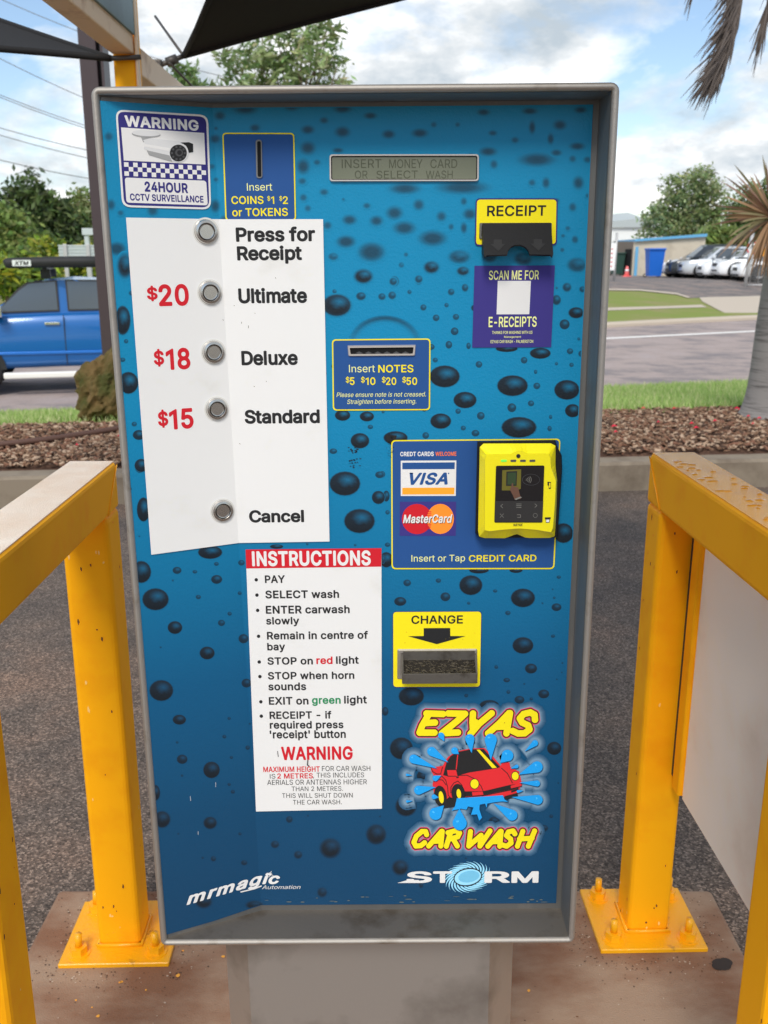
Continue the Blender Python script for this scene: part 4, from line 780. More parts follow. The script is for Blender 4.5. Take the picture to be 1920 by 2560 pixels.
shp(D, FC, [(1088, 500), (1100, 470), (1106, 440), (1116, 445), (1118, 470), (1160, 480), (1170, 530), (1185, 575), (1130, 585), (1110, 540)], sk, hk + .0005); shp(D, FC, [(1128, 578), (1180, 558), (1193, 565), (1140, 588)], gk, hk + .0006)
for r_ in (16, 30, 44, 58): line(D, FC, [(1215 + r_ * math.cos(R(a)), 412 + r_ * .8 * math.sin(R(a))) for a in (-38, -19, 0, 19, 38)], 4, gk, hk)
for k in range(24): a = k * math.pi / 12; c = (k + 1) * math.pi / 12; line(D, FC, [(1270 + 75 * math.cos(a), 412 + 48 * math.sin(a)), (1270 + 75 * math.cos(c), 412 + 48 * math.sin(c))], 2.5, DKGREY, hk)
txt(D, FC, 'NAYAX', (1118, 814), (1198, 812), 791, BLACK, hs, .025, .15)
shp(D, FC, [(1412, 430), (1442, 432), (1442, 490), (1424, 490), (1424, 462), (1414, 462)], BLACK, hs); shp(D, FC, [(1426, 440), (1438, 440), (1438, 482), (1428, 482)], YEL, hs + .0002)
shp(D, FC, [(1390, 738), (1440, 736), (1440, 752), (1390, 754)], BLACK, hs); shp(D, FC, [(1398, 754), (1432, 752), (1430, 782), (1398, 784)], BLACK, hs); shp(D, FC, [(1402, 757), (1428, 756), (1426, 778), (1402, 780)], WHITE, hs + .0002)
D.build('reader_screen', rdr)
# --- change plate and coin tray
D = MB(); rr(D, FH, [(128, 170), (1448, 164), (1428, 1293), (130, 1296)], 58, NAVY, H0 - .0003); rr(D, FH, [(136, 178), (1440, 172), (1420, 1285), (138, 1288)], 52, YEL, H0); h = H0 + .0003
txt(D, FH, 'CHANGE', (405, 349), (1168, 346), 229, BLACK, h, .03); shp(D, FH, [(588, 417), (980, 415), (982, 533), (1210, 535), (782, 655), (357, 537), (588, 533)], BLACK, h)
for k in range(14): ell(D, FH, rnd.uniform(300, 1380), rnd.uniform(460, 720), rnd.uniform(2, 9), rnd.uniform(1, 4), mat('grime', S(120, 108, 30), .7), h + .0002, n=6)
o = D.build('change_plate', kiosk)
D = MB(); frame3(D, FH, [(197, 722), (1380, 717), (1385, 1165), (195, 1170)], 50, 26, .0012, .003, STEELW); rr(D, FH, [(212, 738), (1370, 733), (1376, 1152), (210, 1157)], 10, STEELW, .0016)
A0, A1 = FH.q(262, 785), FH.q(1362, 780); hl = .030
B0, B1 = FH.q(285, 1096, hl), FH.q(1396, 1091, hl); C0, C1 = FH.q(276, 1246, hl), FH.q(1386, 1241, hl)
ua, ub = A0[0], A1[0]; ztp, zlp, zbt = A0[1], B0[1], C0[1]; bk_ = .0028
y = lambda h: REC - h
th = .0022; TRAYM = mat('tray_steel', (.20, .185, .165), .42, 1.0, var=.3, vscale=60, bump=.1, rvar=.2, col2=(.10, .085, .07), c2scale=40, c2lo=.5, c2hi=.75)
D.box(ua, ub, y(hl), y(hl) + th, zbt, zlp, TRAYM, .0008); D.box(ua, ub, y(bk_), y(hl) + th, zbt, zbt + th, TRAYM)
for x, s in ((ua, 1), (ub, -1)):
    D.prism([(x, y(hl) + th, zlp), (x, y(.003), ztp), (x, y(bk_), ztp), (x, y(bk_), zbt), (x, y(hl) + th, zbt)], (s * th, 0, 0), TRAYM)
tray = D.build('coin_tray', o)
D = MB(); D.box(ua + th, ub - th, y(bk_) - .002, y(bk_), zbt, ztp + .004, TRAYM); D.add([(ua, y(bk_), ztp), (ub, y(bk_), ztp), (ub, y(.0008), ztp), (ua, y(.0008), ztp)], [[0, 1, 2, 3]], TRAYM)
# the worn bristle mat that lines the tray, sloping to the back
mb_ = mat('tray_mat', S(48, 42, 34), .9, var=.6, vscale=260, bump=.9, bscale=300)
zf_, zr_ = zlp - .006, zlp + .022
D.add([(ua + th, y(hl) + th, zf_), (ub - th, y(hl) + th, zf_), (ub - th, y(bk_) - .002, zr_ - .012), (ua + th, y(bk_) - .002, zr_ - .012)], [[0, 1, 2, 3]], mb_)
FIB = mat('frayed_fibre', S(120, 110, 92), .8, var=.3, vscale=200)
for k in range(260):
    t = rnd.random(); x0 = rnd.uniform(ua + .004, ub - .004); yy = y(hl) + th + (bk_ * -1 + hl) * t * .9; zz = zf_ + (zr_ - .012 - zf_) * t * .9
    D.tube([(x0, yy, zz), (x0 + rnd.uniform(-.004, .004), yy - rnd.uniform(0, .002), zz + rnd.uniform(.001, .004)), (x0 + rnd.uniform(-.007, .007), yy, zz + rnd.uniform(.0, .005))], .00035, FIB, 3)
D.build('tray_mat', tray) if False else D.build('tray_lining', o)
# --- car wash logo
D = MB(); h = .0016
STK = [(64, [[(505, 178), (340, 172), (352, 200), (300, 290), (272, 362), (420, 362)], [(312, 268), (425, 262)]]), (64, [[(556, 172), (722, 176), (640, 250), (492, 368), (652, 360)]]), (64, [[(800, 172), (795, 262), (830, 262)], [(985, 170), (860, 275), (775, 375)], [(795, 262), (800, 330)]]),
       (64, [[(1155, 170), (1060, 270), (948, 370)], [(1165, 168), (1130, 370)], [(1035, 305), (1135, 300)]]), (64, [[(1412, 235), (1408, 185), (1365, 162), (1300, 178), (1262, 222), (1285, 262), (1345, 290), (1358, 330), (1310, 368), (1245, 370), (1192, 345)]]),
       (50, [[(342, 1370), (332, 1338), (295, 1338), (240, 1385), (216, 1445), (235, 1482), (285, 1478), (322, 1448)]]), (50, [[(490, 1336), (430, 1405), (362, 1482)], [(496, 1336), (482, 1482)], [(410, 1436), (485, 1432)]]), (50, [[(580, 1345), (536, 1484)], [(552, 1350), (630, 1330), (668, 1352), (650, 1390), (575, 1412)], [(605, 1412), (645, 1482)]]),
       (50, [[(775, 1338), (758, 1482), (880, 1375), (868, 1482), (968, 1332)]]), (50, [[(1072, 1336), (1010, 1410), (946, 1484)], [(1078, 1336), (1064, 1484)], [(990, 1440), (1066, 1436)]]), (50, [[(1214, 1362), (1196, 1332), (1150, 1342), (1130, 1378), (1172, 1412), (1176, 1452), (1132, 1484), (1082, 1468)]]), (50, [[(1292, 1336), (1238, 1484)], [(1408, 1332), (1346, 1484)], [(1258, 1412), (1384, 1404)]])]
PC_ = pcol(FE.q(835, 850)[1])
TEARS = ((445, 715, 215, 622, 45), (555, 655, 392, 547, 45), (660, 572, 618, 540, 34), (785, 562, 768, 422, 46), (975, 632, 975, 432, 60), (517, 447, 485, 390, 30), (1068, 660, 1140, 588, 58), (1310, 548, 1412, 465, 30), (1250, 776, 1432, 700, 56), (1258, 855, 1432, 863, 30), (1170, 716, 1232, 695, 18), (1180, 998, 1440, 1025, 48), (1000, 1060, 1185, 1177, 54), (665, 1110, 668, 1255, 70), (512, 1080, 430, 1162, 62), (432, 900, 262, 930, 44), (200, 785, 148, 778, 12), (205, 1035, 150, 1041, 12), (486, 785, 428, 812, 28), (460, 1000, 415, 995, 24), (1300, 935, 1245, 942, 14))
kk = 0
for gi, (gw, al) in enumerate(((150, .04), (128, .08), (108, .13), (90, .19), (74, .26), (60, .33), (48, .40))):
    gm = ink('glow_%s' % 'abcdefg'[gi], tuple(x * (1 - al) + y * al for x, y in zip(PC_, S(176, 205, 222))), .4); hb = .0011 + gi * .00006
    for wd, strokes in STK:
        for st in strokes:
            for a, c in zip(st, st[1:]): line(D, FE, [a, c], wd + gw, gm, hb + kk * 1e-7); kk += 1
            for a in st: ell(D, FE, a[0], a[1], (wd + gw) / 2, (wd + gw) / 2, gm, hb + kk * 1e-7, n=14); kk += 1
    for tx_, ty_, cx_, cy_, r_ in TEARS:
        line(D, FE, [(tx_, ty_), (cx_, cy_)], r_ + gw, gm, hb + kk * 1e-7); kk += 1; ell(D, FE, cx_, cy_, r_ + gw / 2, r_ + gw / 2, gm, hb + kk * 1e-7, n=18); kk += 1
    kk = 0
for gw, m, dh in ((40, LILAC, 0), (26, MAROON, .0002), (16, BLACK, .0004), (0, YEL, .0006)):
    for wd, strokes in STK:
        for st in strokes:
            for a, c in zip(st, st[1:]): line(D, FE, [a, c], wd + gw, m, h + dh + kk * 4e-7); kk += 1
            for a in st: ell(D, FE, a[0], a[1], (wd + gw) / 2, (wd + gw) / 2, m, h + dh + kk * 4e-7, n=16); kk += 1
h = .0024
body = [(385, 705), (500, 690), (550, 605), (640, 545), (780, 518), (915, 515), (1000, 600), (1075, 690), (1080, 665), (1160, 655), (1170, 705), (1255, 745), (1282, 860), (1245, 965), (1100, 1002), (740, 1002), (600, 1015), (500, 1090), (420, 1000), (400, 870), (420, 800), (385, 735)]
shp(D, FE, body, CARRED, h)
for seg in ([(385, 705), (400, 745), (440, 770), (480, 770), (500, 700)], [(490, 790), (530, 830), (550, 900), (555, 980), (580, 1010)], [(580, 960), (582, 900), (610, 860), (650, 840), (690, 880), (715, 945)], [(650, 785), (740, 782), (820, 820), (880, 890), (900, 940)], [(1080, 712), (1140, 765), (1190, 860)], [(410, 850), (450, 825), (500, 830), (535, 880)], [(1285, 865), (1170, 880), (900, 945), (720, 945)], [(640, 1005), (900, 985), (1170, 930), (1250, 905)]): line(D, FE, seg, 7, BLACK, h + .0003)
shp(D, FE, [(505, 782), (540, 650), (580, 592), (665, 549), (780, 526), (905, 524), (990, 620), (1070, 703), (1030, 714), (760, 756), (650, 788), (540, 790)], BLACK, h + .0003)
line(D, FE, [(650, 570), (633, 735)], 10, CARRED, h + .0005); shp(D, FE, [(835, 530), (865, 530), (1035, 708), (990, 712)], YEL, h + .0005)
shp(D, FE, [(535, 725), (640, 725), (660, 808), (640, 812), (630, 795), (548, 795)], BLACK, h + .0005); shp(D, FE, [(543, 732), (634, 732), (648, 800), (630, 788), (553, 788)], CARRED, h + .0007)
for x, y_, rx, ry in ((815, 868, 40, 46), (1217, 790, 34, 40)): ell(D, FE, x, y_, rx + 6, ry + 6, BLACK, h + .0005); ell(D, FE, x, y_, rx, ry, YEL, h + .0007)
shp(D, FE, [(720, 945), (900, 940), (1170, 882), (1285, 868), (1285, 895), (1170, 925), (900, 980), (720, 992)], BLACK, h + .0004); shp(D, FE, [(790, 950), (895, 943), (903, 975), (795, 984)], CARRED, h + .0006); shp(D, FE, [(1172, 886), (1255, 860), (1282, 872), (1280, 888), (1175, 912)], CARRED, h + .0006); shp(D, FE, [(1110, 990), (1240, 955), (1245, 1000), (1115, 1025)], BLACK, h + .0004); shp(D, FE, [(1175, 935), (1250, 910), (1250, 930), (1180, 955)], BLACK, h + .0005)
ell(D, FE, 478, 990, 62, 105, BLACK, h + .0004, -8); ell(D, FE, 655, 965, 68, 98, BLACK, h + .0004, -8); shp(D, FE, [(470, 1090), (560, 1000), (640, 1010), (625, 1095), (510, 1112)], BLACK, h + .0003)
ell(D, FE, 486, 1000, 24, 60, YEL, h + .0006, -8); ell(D, FE, 660, 965, 22, 47, YEL, h + .0006, -8)
pool = [(640, 1010), (1095, 980), (1110, 1020), (1145, 1045), (1090, 1040), (1000, 1050), (940, 1062), (934, 1105), (920, 1062), (866, 1072), (862, 1120), (888, 1200), (862, 1232), (840, 1168), (780, 1172), (805, 1100), (750, 1090), (735, 1122), (680, 1112), (590, 1132), (622, 1090)]
shp(D, FE, [(x + 6, y_ + 7) for x, y_ in pool], SPD, h + .0006); shp(D, FE, pool, SPL, h + .0008)
def tear(tx, ty, cx, cy, r, hh):
    d = Vector((cx - tx, cy - ty)); a = math.atan2(d.y, d.x)
    return [(tx, ty)] + [(cx + r * math.cos(a + R(t)), cy + r * math.sin(a + R(t))) for t in range(-105, 106, 15)]
for k, t in enumerate(TEARS):
    P_ = tear(*t, 0); shp(D, FE, [(x + 6, y_ + 7) for x, y_ in P_], SPD, h + .0010 + k * .00002); shp(D, FE, P_, SPL, h + .0016 + k * .00002)
    c = tear(t[0], t[1], t[2], t[3], t[4] * .45, 0); shp(D, FE, [(t[2] - t[4] * .3 + (x - t[2]) * .5, t[3] - t[4] * .3 + (y_ - t[3]) * .5) for x, y_ in c[1:]], ink('splash_light', S(70, 182, 240)), h + .0022)
D.build('car_wash_logo', kiosk)
# --- small logos along the bottom
D = MB(); h = .0014
txt(D, FM, 'mrmagic', (122, 560), (1200, 315), 466, WHITE, h, .05, .3, ref='x', level=False, space=1.06)
line(D, FM, [(745, 415), (900, 378), (985, 345)], 14, WHITE, h + .0003); txt(D, FM, 'Automation', (990, 385), (1436, 374), 342, WHITE, h, -.004, .3)
for k in range(8):
    a = k * math.pi / 4 + .4; r_ = 48 if k % 2 else 28; ell(D, FM, 1084 + r_ * .4 * math.cos(a), 210 - r_ * .4 * math.sin(a), r_ * .5, 4, WHITE, h + .0001 * k, -math.degrees(a), 8)
D.build('maker_logo', kiosk)
D = MB()
for k in range(22):
    a = 2 * math.pi * k / 22; pts = []
    for j in range(9):
        t = j / 8; rr_ = 1.02 + .85 * t; aa = a + t * .95; pts.append((rr_, aa, 11 * math.sin(math.pi * min(1, t * .9 + .1)) * (.4 + .6 * (1 - t))))
    def at_(r_, aa): x, y_ = 125 * r_ * math.cos(aa), -78 * r_ * math.sin(aa); c, s = math.cos(R(-10)), math.sin(R(-10)); return Vector((790 + x * c - y_ * s, 237 + x * s + y_ * c))
    up_, lo_ = [], []
    for r_, aa, wd in pts:
        p = at_(r_, aa); d = (at_(r_ + .02, aa + .025) - p).normalized(); n_ = Vector((-d.y, d.x)) * max(wd, 1); up_.append((p + n_)[:]); lo_.append((p - n_)[:])
    shp(D, FS, up_ + lo_[::-1], CYAN, h)
ell(D, FS, 790, 237, 136, 86, BLACK, h + .0003, -10); ell(D, FS, 790, 237, 126, 74, CYAN, h + .0006, -10); ell(D, FS, 800, 232, 100, 54, ink('cyan_dark', S(112, 184, 216)), h + .0008, -10)
h2 = h + .0005
for s, x0, x1 in (('S', 212, 452), ('T', 462, 640), ('R', 945, 1188), ('M', 1200, 1455)): txt(D, FS, s, (x0, 286), (x1, 284), 183, WHITE, h2, .05)
shp(D, FS, [(125, 292), (225, 264), (330, 264), (330, 292)], WHITE, h2 + .0002)
D.build('storm_logo', kiosk)
# scratches and rub marks along the foot of the print
D = MB()
for k in range(26): x = rnd.uniform(560, 1180); ell(D, FD, x, 1949 - rnd.random() ** 2 * 14, rnd.uniform(2, 9), rnd.uniform(.4, 1.6), mat('rubbed_print', S(90, 98, 96), .7), .0012, n=7)
for x, y_, x1, y1 in ((466, 1690, 466, 1700), (428, 1796, 428, 1803), (411, 1720, 412, 1730), (600, 1690, 603, 1698)): line(D, FD, [(x, y_), (x1, y1)], .8, SILV, .0012)
D.build('scuff_marks', kiosk)['kind'] = 'stuff'
# ------------------------------------------------------------------ yellow guard rails
YPAINT = mat('yellow_paint', S(240, 168, 0), .36, var=.10, vscale=16, bump=.10, bscale=160, spec=.3, coat=.06, col2=S(222, 146, 0), c2scale=7, c2lo=.50, c2hi=.76, rvar=.25)
YWORN = mat('yellow_paint_worn', S(246, 176, 16), .35, var=.3, vscale=40, bump=.35, bscale=120, coat=.2, col2=S(150, 110, 40), c2scale=26, c2lo=.62, c2hi=.8)
YTOP = mat('sheen_rail_top', S(252, 234, 216), .24, var=.14, vscale=60, bump=.5, bscale=420, coat=.4, col2=S(240, 212, 186), c2scale=8, c2lo=.35, c2hi=.6)  # pale colour paints the sky's sheen on the left rail top
YWET = mat('wet_rail_top', S(244, 170, 24), .24, var=.14, vscale=60, bump=.5, bscale=380, coat=.6, col2=S(226, 150, 30), c2scale=9)
def sq(D, x0, x1, y0, y1, z0, z1, m, bev=.010): D.box(x0, x1, y0, y1, z0, z1, m, bev, 3)
def guard_rail(cx, cy, label, sheen, ph):
    t = empty('guard_rail', (cx, cy, 0), label, 'guard rail', 'yellow guard rails beside the kiosk', (0, 0, R(1.37)))
    D = MB(); sq(D, -.05, .05, -.76, .05, 1.04, ph, YPAINT)
    top = YTOP if sheen else YPAINT
    D.box(-.0455, .0455, -.756, .0455, ph - .0012, ph + .0009, top if sheen else YWET, .0004, 1)
    D.tube([(-.0512, .046, ph - .008), (-.0512, -.046, 1.045)], .0016, YWORN, 6); D.tube([(.0512, .046, ph - .008), (.0512, -.046, 1.045)], .0016, YWORN, 6)
    rail = D.build('top_rail', t)
    for yc, z0 in ((0, .010), (-.71 if cx < 0 else -.68, .010)):
        D = MB(); sq(D, -.049, .049, yc - .049, yc + .049, z0, 1.041, YPAINT, .012)
        D.tube([(-.05, yc - .0505, z0 + .004), (.05, yc - .0505, z0 + .004), (.0505, yc + .0505, z0 + .004), (-.0505, yc + .0505, z0 + .004), (-.05, yc - .0505, z0 + .004)], .005, YWORN, 6)
        D.build('post', t)
        D = MB(); yo = yc + .005
        D.box(-.126, .124, yo - .112, yo + .106, -.001, .011, YWORN, .002, 1)
        p = D.build('base_plate', t)
        for sx in (-.088, .088):
            for sy in (-.075, .075):
                D = MB(); bx_, by_ = sx, yo + sy; tl = rnd.uniform(-.06, .06)
                D.tube([(bx_, by_, .008), (bx_, by_, .013)], .026, YWORN, 16, False)
                D.tube([(bx_, by_, .013), (bx_, by_, .030)], .0195, YWORN, 6, False)
                D.tube([(bx_, by_, .028), (bx_ + tl * .04, by_, .062)], [.0085, .008], YWORN, 10)
                D.build('bolt', p)
    D = MB(); CHP = mat('chipped_paint', S(112, 70, 34), .8, var=.4, vscale=60); SCR = mat('scratched_paint', S(252, 206, 120), .5, var=.2)
    for _ in range(70):
        yc = rnd.choice((0, -.71)); zz = rnd.choice((rnd.uniform(.02, 1.0), rnd.uniform(.015, .12), rnd.uniform(.9, 1.03))); u = rnd.uniform(-.036, .036); r_ = rnd.uniform(.0008, .0028); fx = rnd.random() < .6; m_ = CHP if rnd.random() < .6 else SCR; n = 7; st = rnd.uniform(1, 3.5)
        pts = [(r_ * rnd.uniform(.5, 1.3) * math.cos(6.283 * i / n), r_ * st * rnd.uniform(.5, 1.3) * math.sin(6.283 * i / n)) for i in range(n)]
        sx = -1 if cx > 0 else 1
        D.add([((u + a, yc - .0494, zz + b_) if fx else (sx * .0494, yc + u + a, zz + b_)) for a, b_ in pts], [list(range(n))], m_)
    D.build('paint_chips', t)['kind'] = 'stuff'
    return t, rail
gl_, _r = guard_rail(-.615, 1.892, 'yellow steel guard rail with a dry dusty pale top, left of the kiosk', True, 1.140)
gr_, rl = guard_rail(.625, 1.939, 'yellow steel guard rail with water beads on top and a grey board below it', False, 1.149)
D = MB(); BOARD = mat('white_board', S(228, 222, 214), .42, var=.06, vscale=3, col2=S(208, 198, 186), c2scale=3, c2lo=.45, c2hi=.7, bump=.03)
D.box(.028, .032, -.655, -.112, .405, 1.04, BOARD, .0008, 1); D.build('infill_board', gr_)
D = MB(); D.box(.018, .040, -.109, -.070, .41, 1.04, YPAINT, .002, 1); D.box(.022, .036, -.070, -.050, .43, 1.04, mat('gap_shade', (.05, .045, .035), .8)); D.build('board_bracket', gr_)  # dark strip stands in for shade in the open gap beside the post
D = MB(); WATER = mat('water_film', S(214, 142, 24), .03, var=.1, spec=.9, coat=1.0)
for k in range(34):
    x0, y0 = rnd.uniform(-.034, .034), rnd.uniform(-.5, .03); rx, ry = rnd.uniform(.003, .012), rnd.uniform(.002, .006); n = 14; ph = rnd.random() * 6
    rr_ = [1 + .35 * noise.noise(Vector((math.cos(2 * math.pi * i / n) * 1.3, math.sin(2 * math.pi * i / n) * 1.3, ph))) for i in range(n)]
    vs = [(x0 + rx * s_ * rr_[i] * math.cos(2 * math.pi * i / n), y0 + ry * s_ * rr_[i] * math.sin(2 * math.pi * i / n), 1.1499 + hh) for s_, hh in ((1, 0), (.8, .0010), (.4, .0016)) for i in range(n)] + [(x0, y0, 1.1499 + .0017)]
    D.add(vs, [[j * n + i, j * n + (i + 1) % n, (j + 1) * n + (i + 1) % n, (j + 1) * n + i] for j in range(2) for i in range(n)] + [[2 * n + i, 2 * n + (i + 1) % n, 3 * n] for i in range(n)], WATER, True)
D.build('water_beads', gr_)['kind'] = 'stuff'
# paint flecks on the slab
D = MB(); FLECK = mat('paint_fleck', S(226, 160, 60), .6)
for px, py in ((304, 2456), (245, 2542), (365, 2476), (190, 2502), (226, 2404), (446, 2440), (458, 2378), (557, 2393), (1322, 2478), (340, 2250), (230, 2520), (300, 2457)):
    p = atY(px, py, 1); d = ray(px, py); p = Vector((0, 0, EYE)) + d * (EYE / -d.z); r_ = rnd.uniform(.0025, .0055); n = 7
    D.add([(p.x + r_ * rnd.uniform(.6, 1.2) * math.cos(2 * math.pi * i / n), p.y + r_ * rnd.uniform(.6, 1.2) * math.sin(2 * math.pi * i / n), .0018) for i in range(n)], [list(range(n))], FLECK)
d = ray(1804, 2412); p = Vector((0, 0, EYE)) + d * (EYE / -d.z)
for ox, r_ in ((0, .021), (.012, .015), (-.010, .014), (.004, .017)):
    D.add([(p.x + ox + r_ * math.cos(i * .4), p.y + r_ * .9 * math.sin(i * .4) + ox * .6, .0014 + ox * .02) for i in range(16)], [list(range(16))], mat('gum_spot', S(52, 44, 40), .8))
GRIT_SHADE = [mat('dark_grit_shade', S(84, 66, 54), .9), mat('rust_grit', S(104, 70, 48), .9), mat('pale_grit', S(176, 160, 144), .9)]  # grit thickens round the base plates, its dark colour adding contact shade
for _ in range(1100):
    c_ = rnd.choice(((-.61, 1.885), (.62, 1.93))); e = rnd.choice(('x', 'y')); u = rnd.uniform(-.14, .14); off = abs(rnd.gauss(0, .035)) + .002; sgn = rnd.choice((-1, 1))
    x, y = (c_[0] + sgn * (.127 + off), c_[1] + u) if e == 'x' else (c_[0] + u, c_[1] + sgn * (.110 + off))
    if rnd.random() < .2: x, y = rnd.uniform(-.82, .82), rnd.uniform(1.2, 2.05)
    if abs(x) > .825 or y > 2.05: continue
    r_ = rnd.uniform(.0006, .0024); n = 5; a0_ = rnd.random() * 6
    D.add([(x + r_ * rnd.uniform(.6, 1.4) * math.cos(a0_ + 6.283 * i / n), y + r_ * rnd.uniform(.6, 1.4) * math.sin(a0_ + 6.283 * i / n), .0012) for i in range(n)], [list(range(n))], rnd.choices(GRIT_SHADE, (6, 2, 2))[0])
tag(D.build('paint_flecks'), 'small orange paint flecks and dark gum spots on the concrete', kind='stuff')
# ------------------------------------------------------------------ overhead sign on its yellow post, rails and sails
CREAM = mat('cream_paint', S(214, 188, 158), .5, var=.12, vscale=14, bump=.1, col2=S(150, 104, 60), c2scale=6, c2lo=.56, c2hi=.75)
sg = empty('overhead_sign', (-.924, 3.64, -.03), 'teal overhead sign board in a cream frame on a yellow post', 'sign')
D = MB(); sq(D, -.041, .041, 0, .082, 0, 3.75, YPAINT); D.build('post', sg)
D = MB(); sq(D, -.041, .038, -2.4, -.002, 2.285, 2.355, CREAM, .006); D.box(.042, .052, -.014, .016, 1.2, 3.7, CREAM, .002); sq(D, -.041, .041, .083, 1.7, 2.23, 2.325, CREAM, .006); D.build('frame', sg)
D = MB(); TEAL = mat('teal_board', S(96, 122, 128), .45, var=.14, vscale=5, bump=.15, bscale=8, col2=S(70, 92, 98), c2scale=2.2, c2lo=.42, c2hi=.68)
D.box(.0385, .048, -2.4, -.016, 2.345, 3.6, TEAL, .002); rb_ = D.build('board', sg)
D = MB(); D.box(.0485, .0495, -.46, -.30, 2.70, 3.3, mat('faded_red', S(206, 96, 92), .5)); D.build('red_marking', rb_)
# dark steel column
D = MB(); DARK = mat('dark_column_paint', S(66, 54, 56), .4, var=.1, vscale=8)
p = atY(236, 150, 9.3); k = 9.3 / F; x0, x1 = p.x - 27 * k, p.x + 27 * k
D.box(x0, x1 - 15 * k, 9.2, 9.4, -.3, 6.5, DARK, .004); D.box(x1 - 15 * k, x1 - 6 * k, 9.26, 9.36, -.3, 6.5, HOLE); D.box(x1 - 6 * k, x1, 9.2, 9.4, -.3, 6.5, DARK, .003)
tag(D.build('steel_column', loc=None), 'tall dark brown steel column behind the left edge of the kiosk', 'column')
# shade sails
SAIL = mat('shade_cloth', (.012, .012, .013), .85, var=.2, vscale=120, bump=.2, bscale=700)
def sail(name, corners, sag, label, belly=.1, n=18):
    t = empty(name, corners[0], label, 'shade sail', 'black shade sails overhead'); o0 = Vector(corners[0]); A, B, C = [Vector(c) - o0 for c in corners]
    ctr = (A + B + C) / 3; vs = []; idx = {}
    for i in range(n + 1):
        for j in range(n + 1 - i):
            a, b_, c = i / n, j / n, 1 - i / n - j / n; p = A * c + B * a + C * b_
            pull = (4 * a * c * (1 - b_) ** 2 * sag[0] if True else 0), 4 * b_ * c * (1 - a) ** 2 * sag[1], 4 * a * b_ * (1 - c) ** 2 * sag[2]
            for pl, e0, e1 in ((pull[0], A, B), (pull[1], A, C), (pull[2], B, C)):
                d = ctr - (e0 + e1) / 2; p = p + d * pl
            p = p + Vector((0, 0, -belly * 27 * a * b_ * c)); idx[i, j] = len(vs); vs.append(p)
    fs = []
    for i in range(n):
        for j in range(n - i):
            fs.append([idx[i, j], idx[i + 1, j], idx[i, j + 1]])
            if i + j < n - 1: fs.append([idx[i + 1, j], idx[i + 1, j + 1], idx[i, j + 1]])
    D = MB(); D.add(vs, fs, SAIL, True); D.add([v + Vector((0, 0, .003)) for v in vs], [f[::-1] for f in fs], SAIL, True); D.build('sail_cloth', t)
    D = MB()
    for edge in ([idx[i, 0] for i in range(n + 1)], [idx[0, j] for j in range(n + 1)], [idx[n - j, j] for j in range(n + 1)]): D.tube([vs[k] for k in edge], .012, SAIL, 6)
    D.build('edge_cable', t); return t
c1 = atY(459, 140, 4.25)
sail('shade_sail', [c1, c1 + (atY(1110, 0, 3.9) - c1) * 4.2, Vector((.15, -.9, 3.15))], (.10, .20, .15), 'large black shade sail spreading over the kiosk from a corner at its upper left', .06)
c2 = atY(276, 146, 3.6)
sail('shade_sail', [c2, atY(-420, -110, 5.2), atY(-500, 92, 3.3)], (.14, .05, .1), 'black shade sail at the far left, its tip tied to the yellow sign post', .03)
D = MB(); RIG = mat('galvanised_rigging', S(92, 88, 84), .5, .7, var=.2)
e0 = atY(400, 163, 4.22)
D.tube([c1, (c1 + e0) / 2], .010, RIG); D.tube([(c1 + e0) / 2 + (c1 - e0) * .22, (c1 + e0) / 2 - (c1 - e0) * .22], .019, RIG, 8); D.tube([(c1 + e0) / 2, e0], .010, RIG); D.box(e0.x - .04, e0.x + .01, e0.y - .02, e0.y + .02, e0.z - .03, e0.z + .02, RIG, .006)
tag(D.build('turnbuckle'), 'grey metal turnbuckle joining the sail corner to the cream beam', 'turnbuckle')
D = MB(); D.tube([c1, atY(388, 41, 4.6)], .006, RIG, 6); tag(D.build('stay_rod'), 'thin bare stay rod sticking up from the sail corner into the sky', 'rod')
D = MB(); D.tube([atY(423, 157, 4.2), atY(478, 213, 4.35), atY(560, 300, 4.6)], .005, RIG, 6); tag(D.build('stay_cable'), 'thin stay cable dropping from the turnbuckle behind the kiosk top', 'cable')
D = MB(); D.tube([c2, c2 + Vector((.10, .03, .01))], .009, RIG, 6); tag(D.build('sail_shackle'), 'small shackle tying the far left sail tip to the yellow post', 'shackle')
# power lines
WIRE = mat('wire', S(120, 122, 124), .6)
for i, (y0, y1, Yd) in enumerate(((150, 275, 38), (240, 335, 38), (246, 342, 38.4), (322, 388, 36), (340, 408, 36.4), (402, 455, 34), (0, 110, 40))):
    D = MB(); A, B = atY(-300, y0 - (y1 - y0) * 1.1, Yd), atY(560, y1 + (y1 - y0) * 1.0, Yd + 4); pts = []
    for k in range(13): t = k / 12; pts.append(A.lerp(B, t) + Vector((0, 0, -.5 * 4 * t * (1 - t))) + Vector((0, 0, .45)))
    D.tube(pts, .016, WIRE, 5)
    tag(D.build('power_line'), 'thin overhead power line crossing the sky left of the kiosk, among several alike', 'power line', 'overhead power lines')
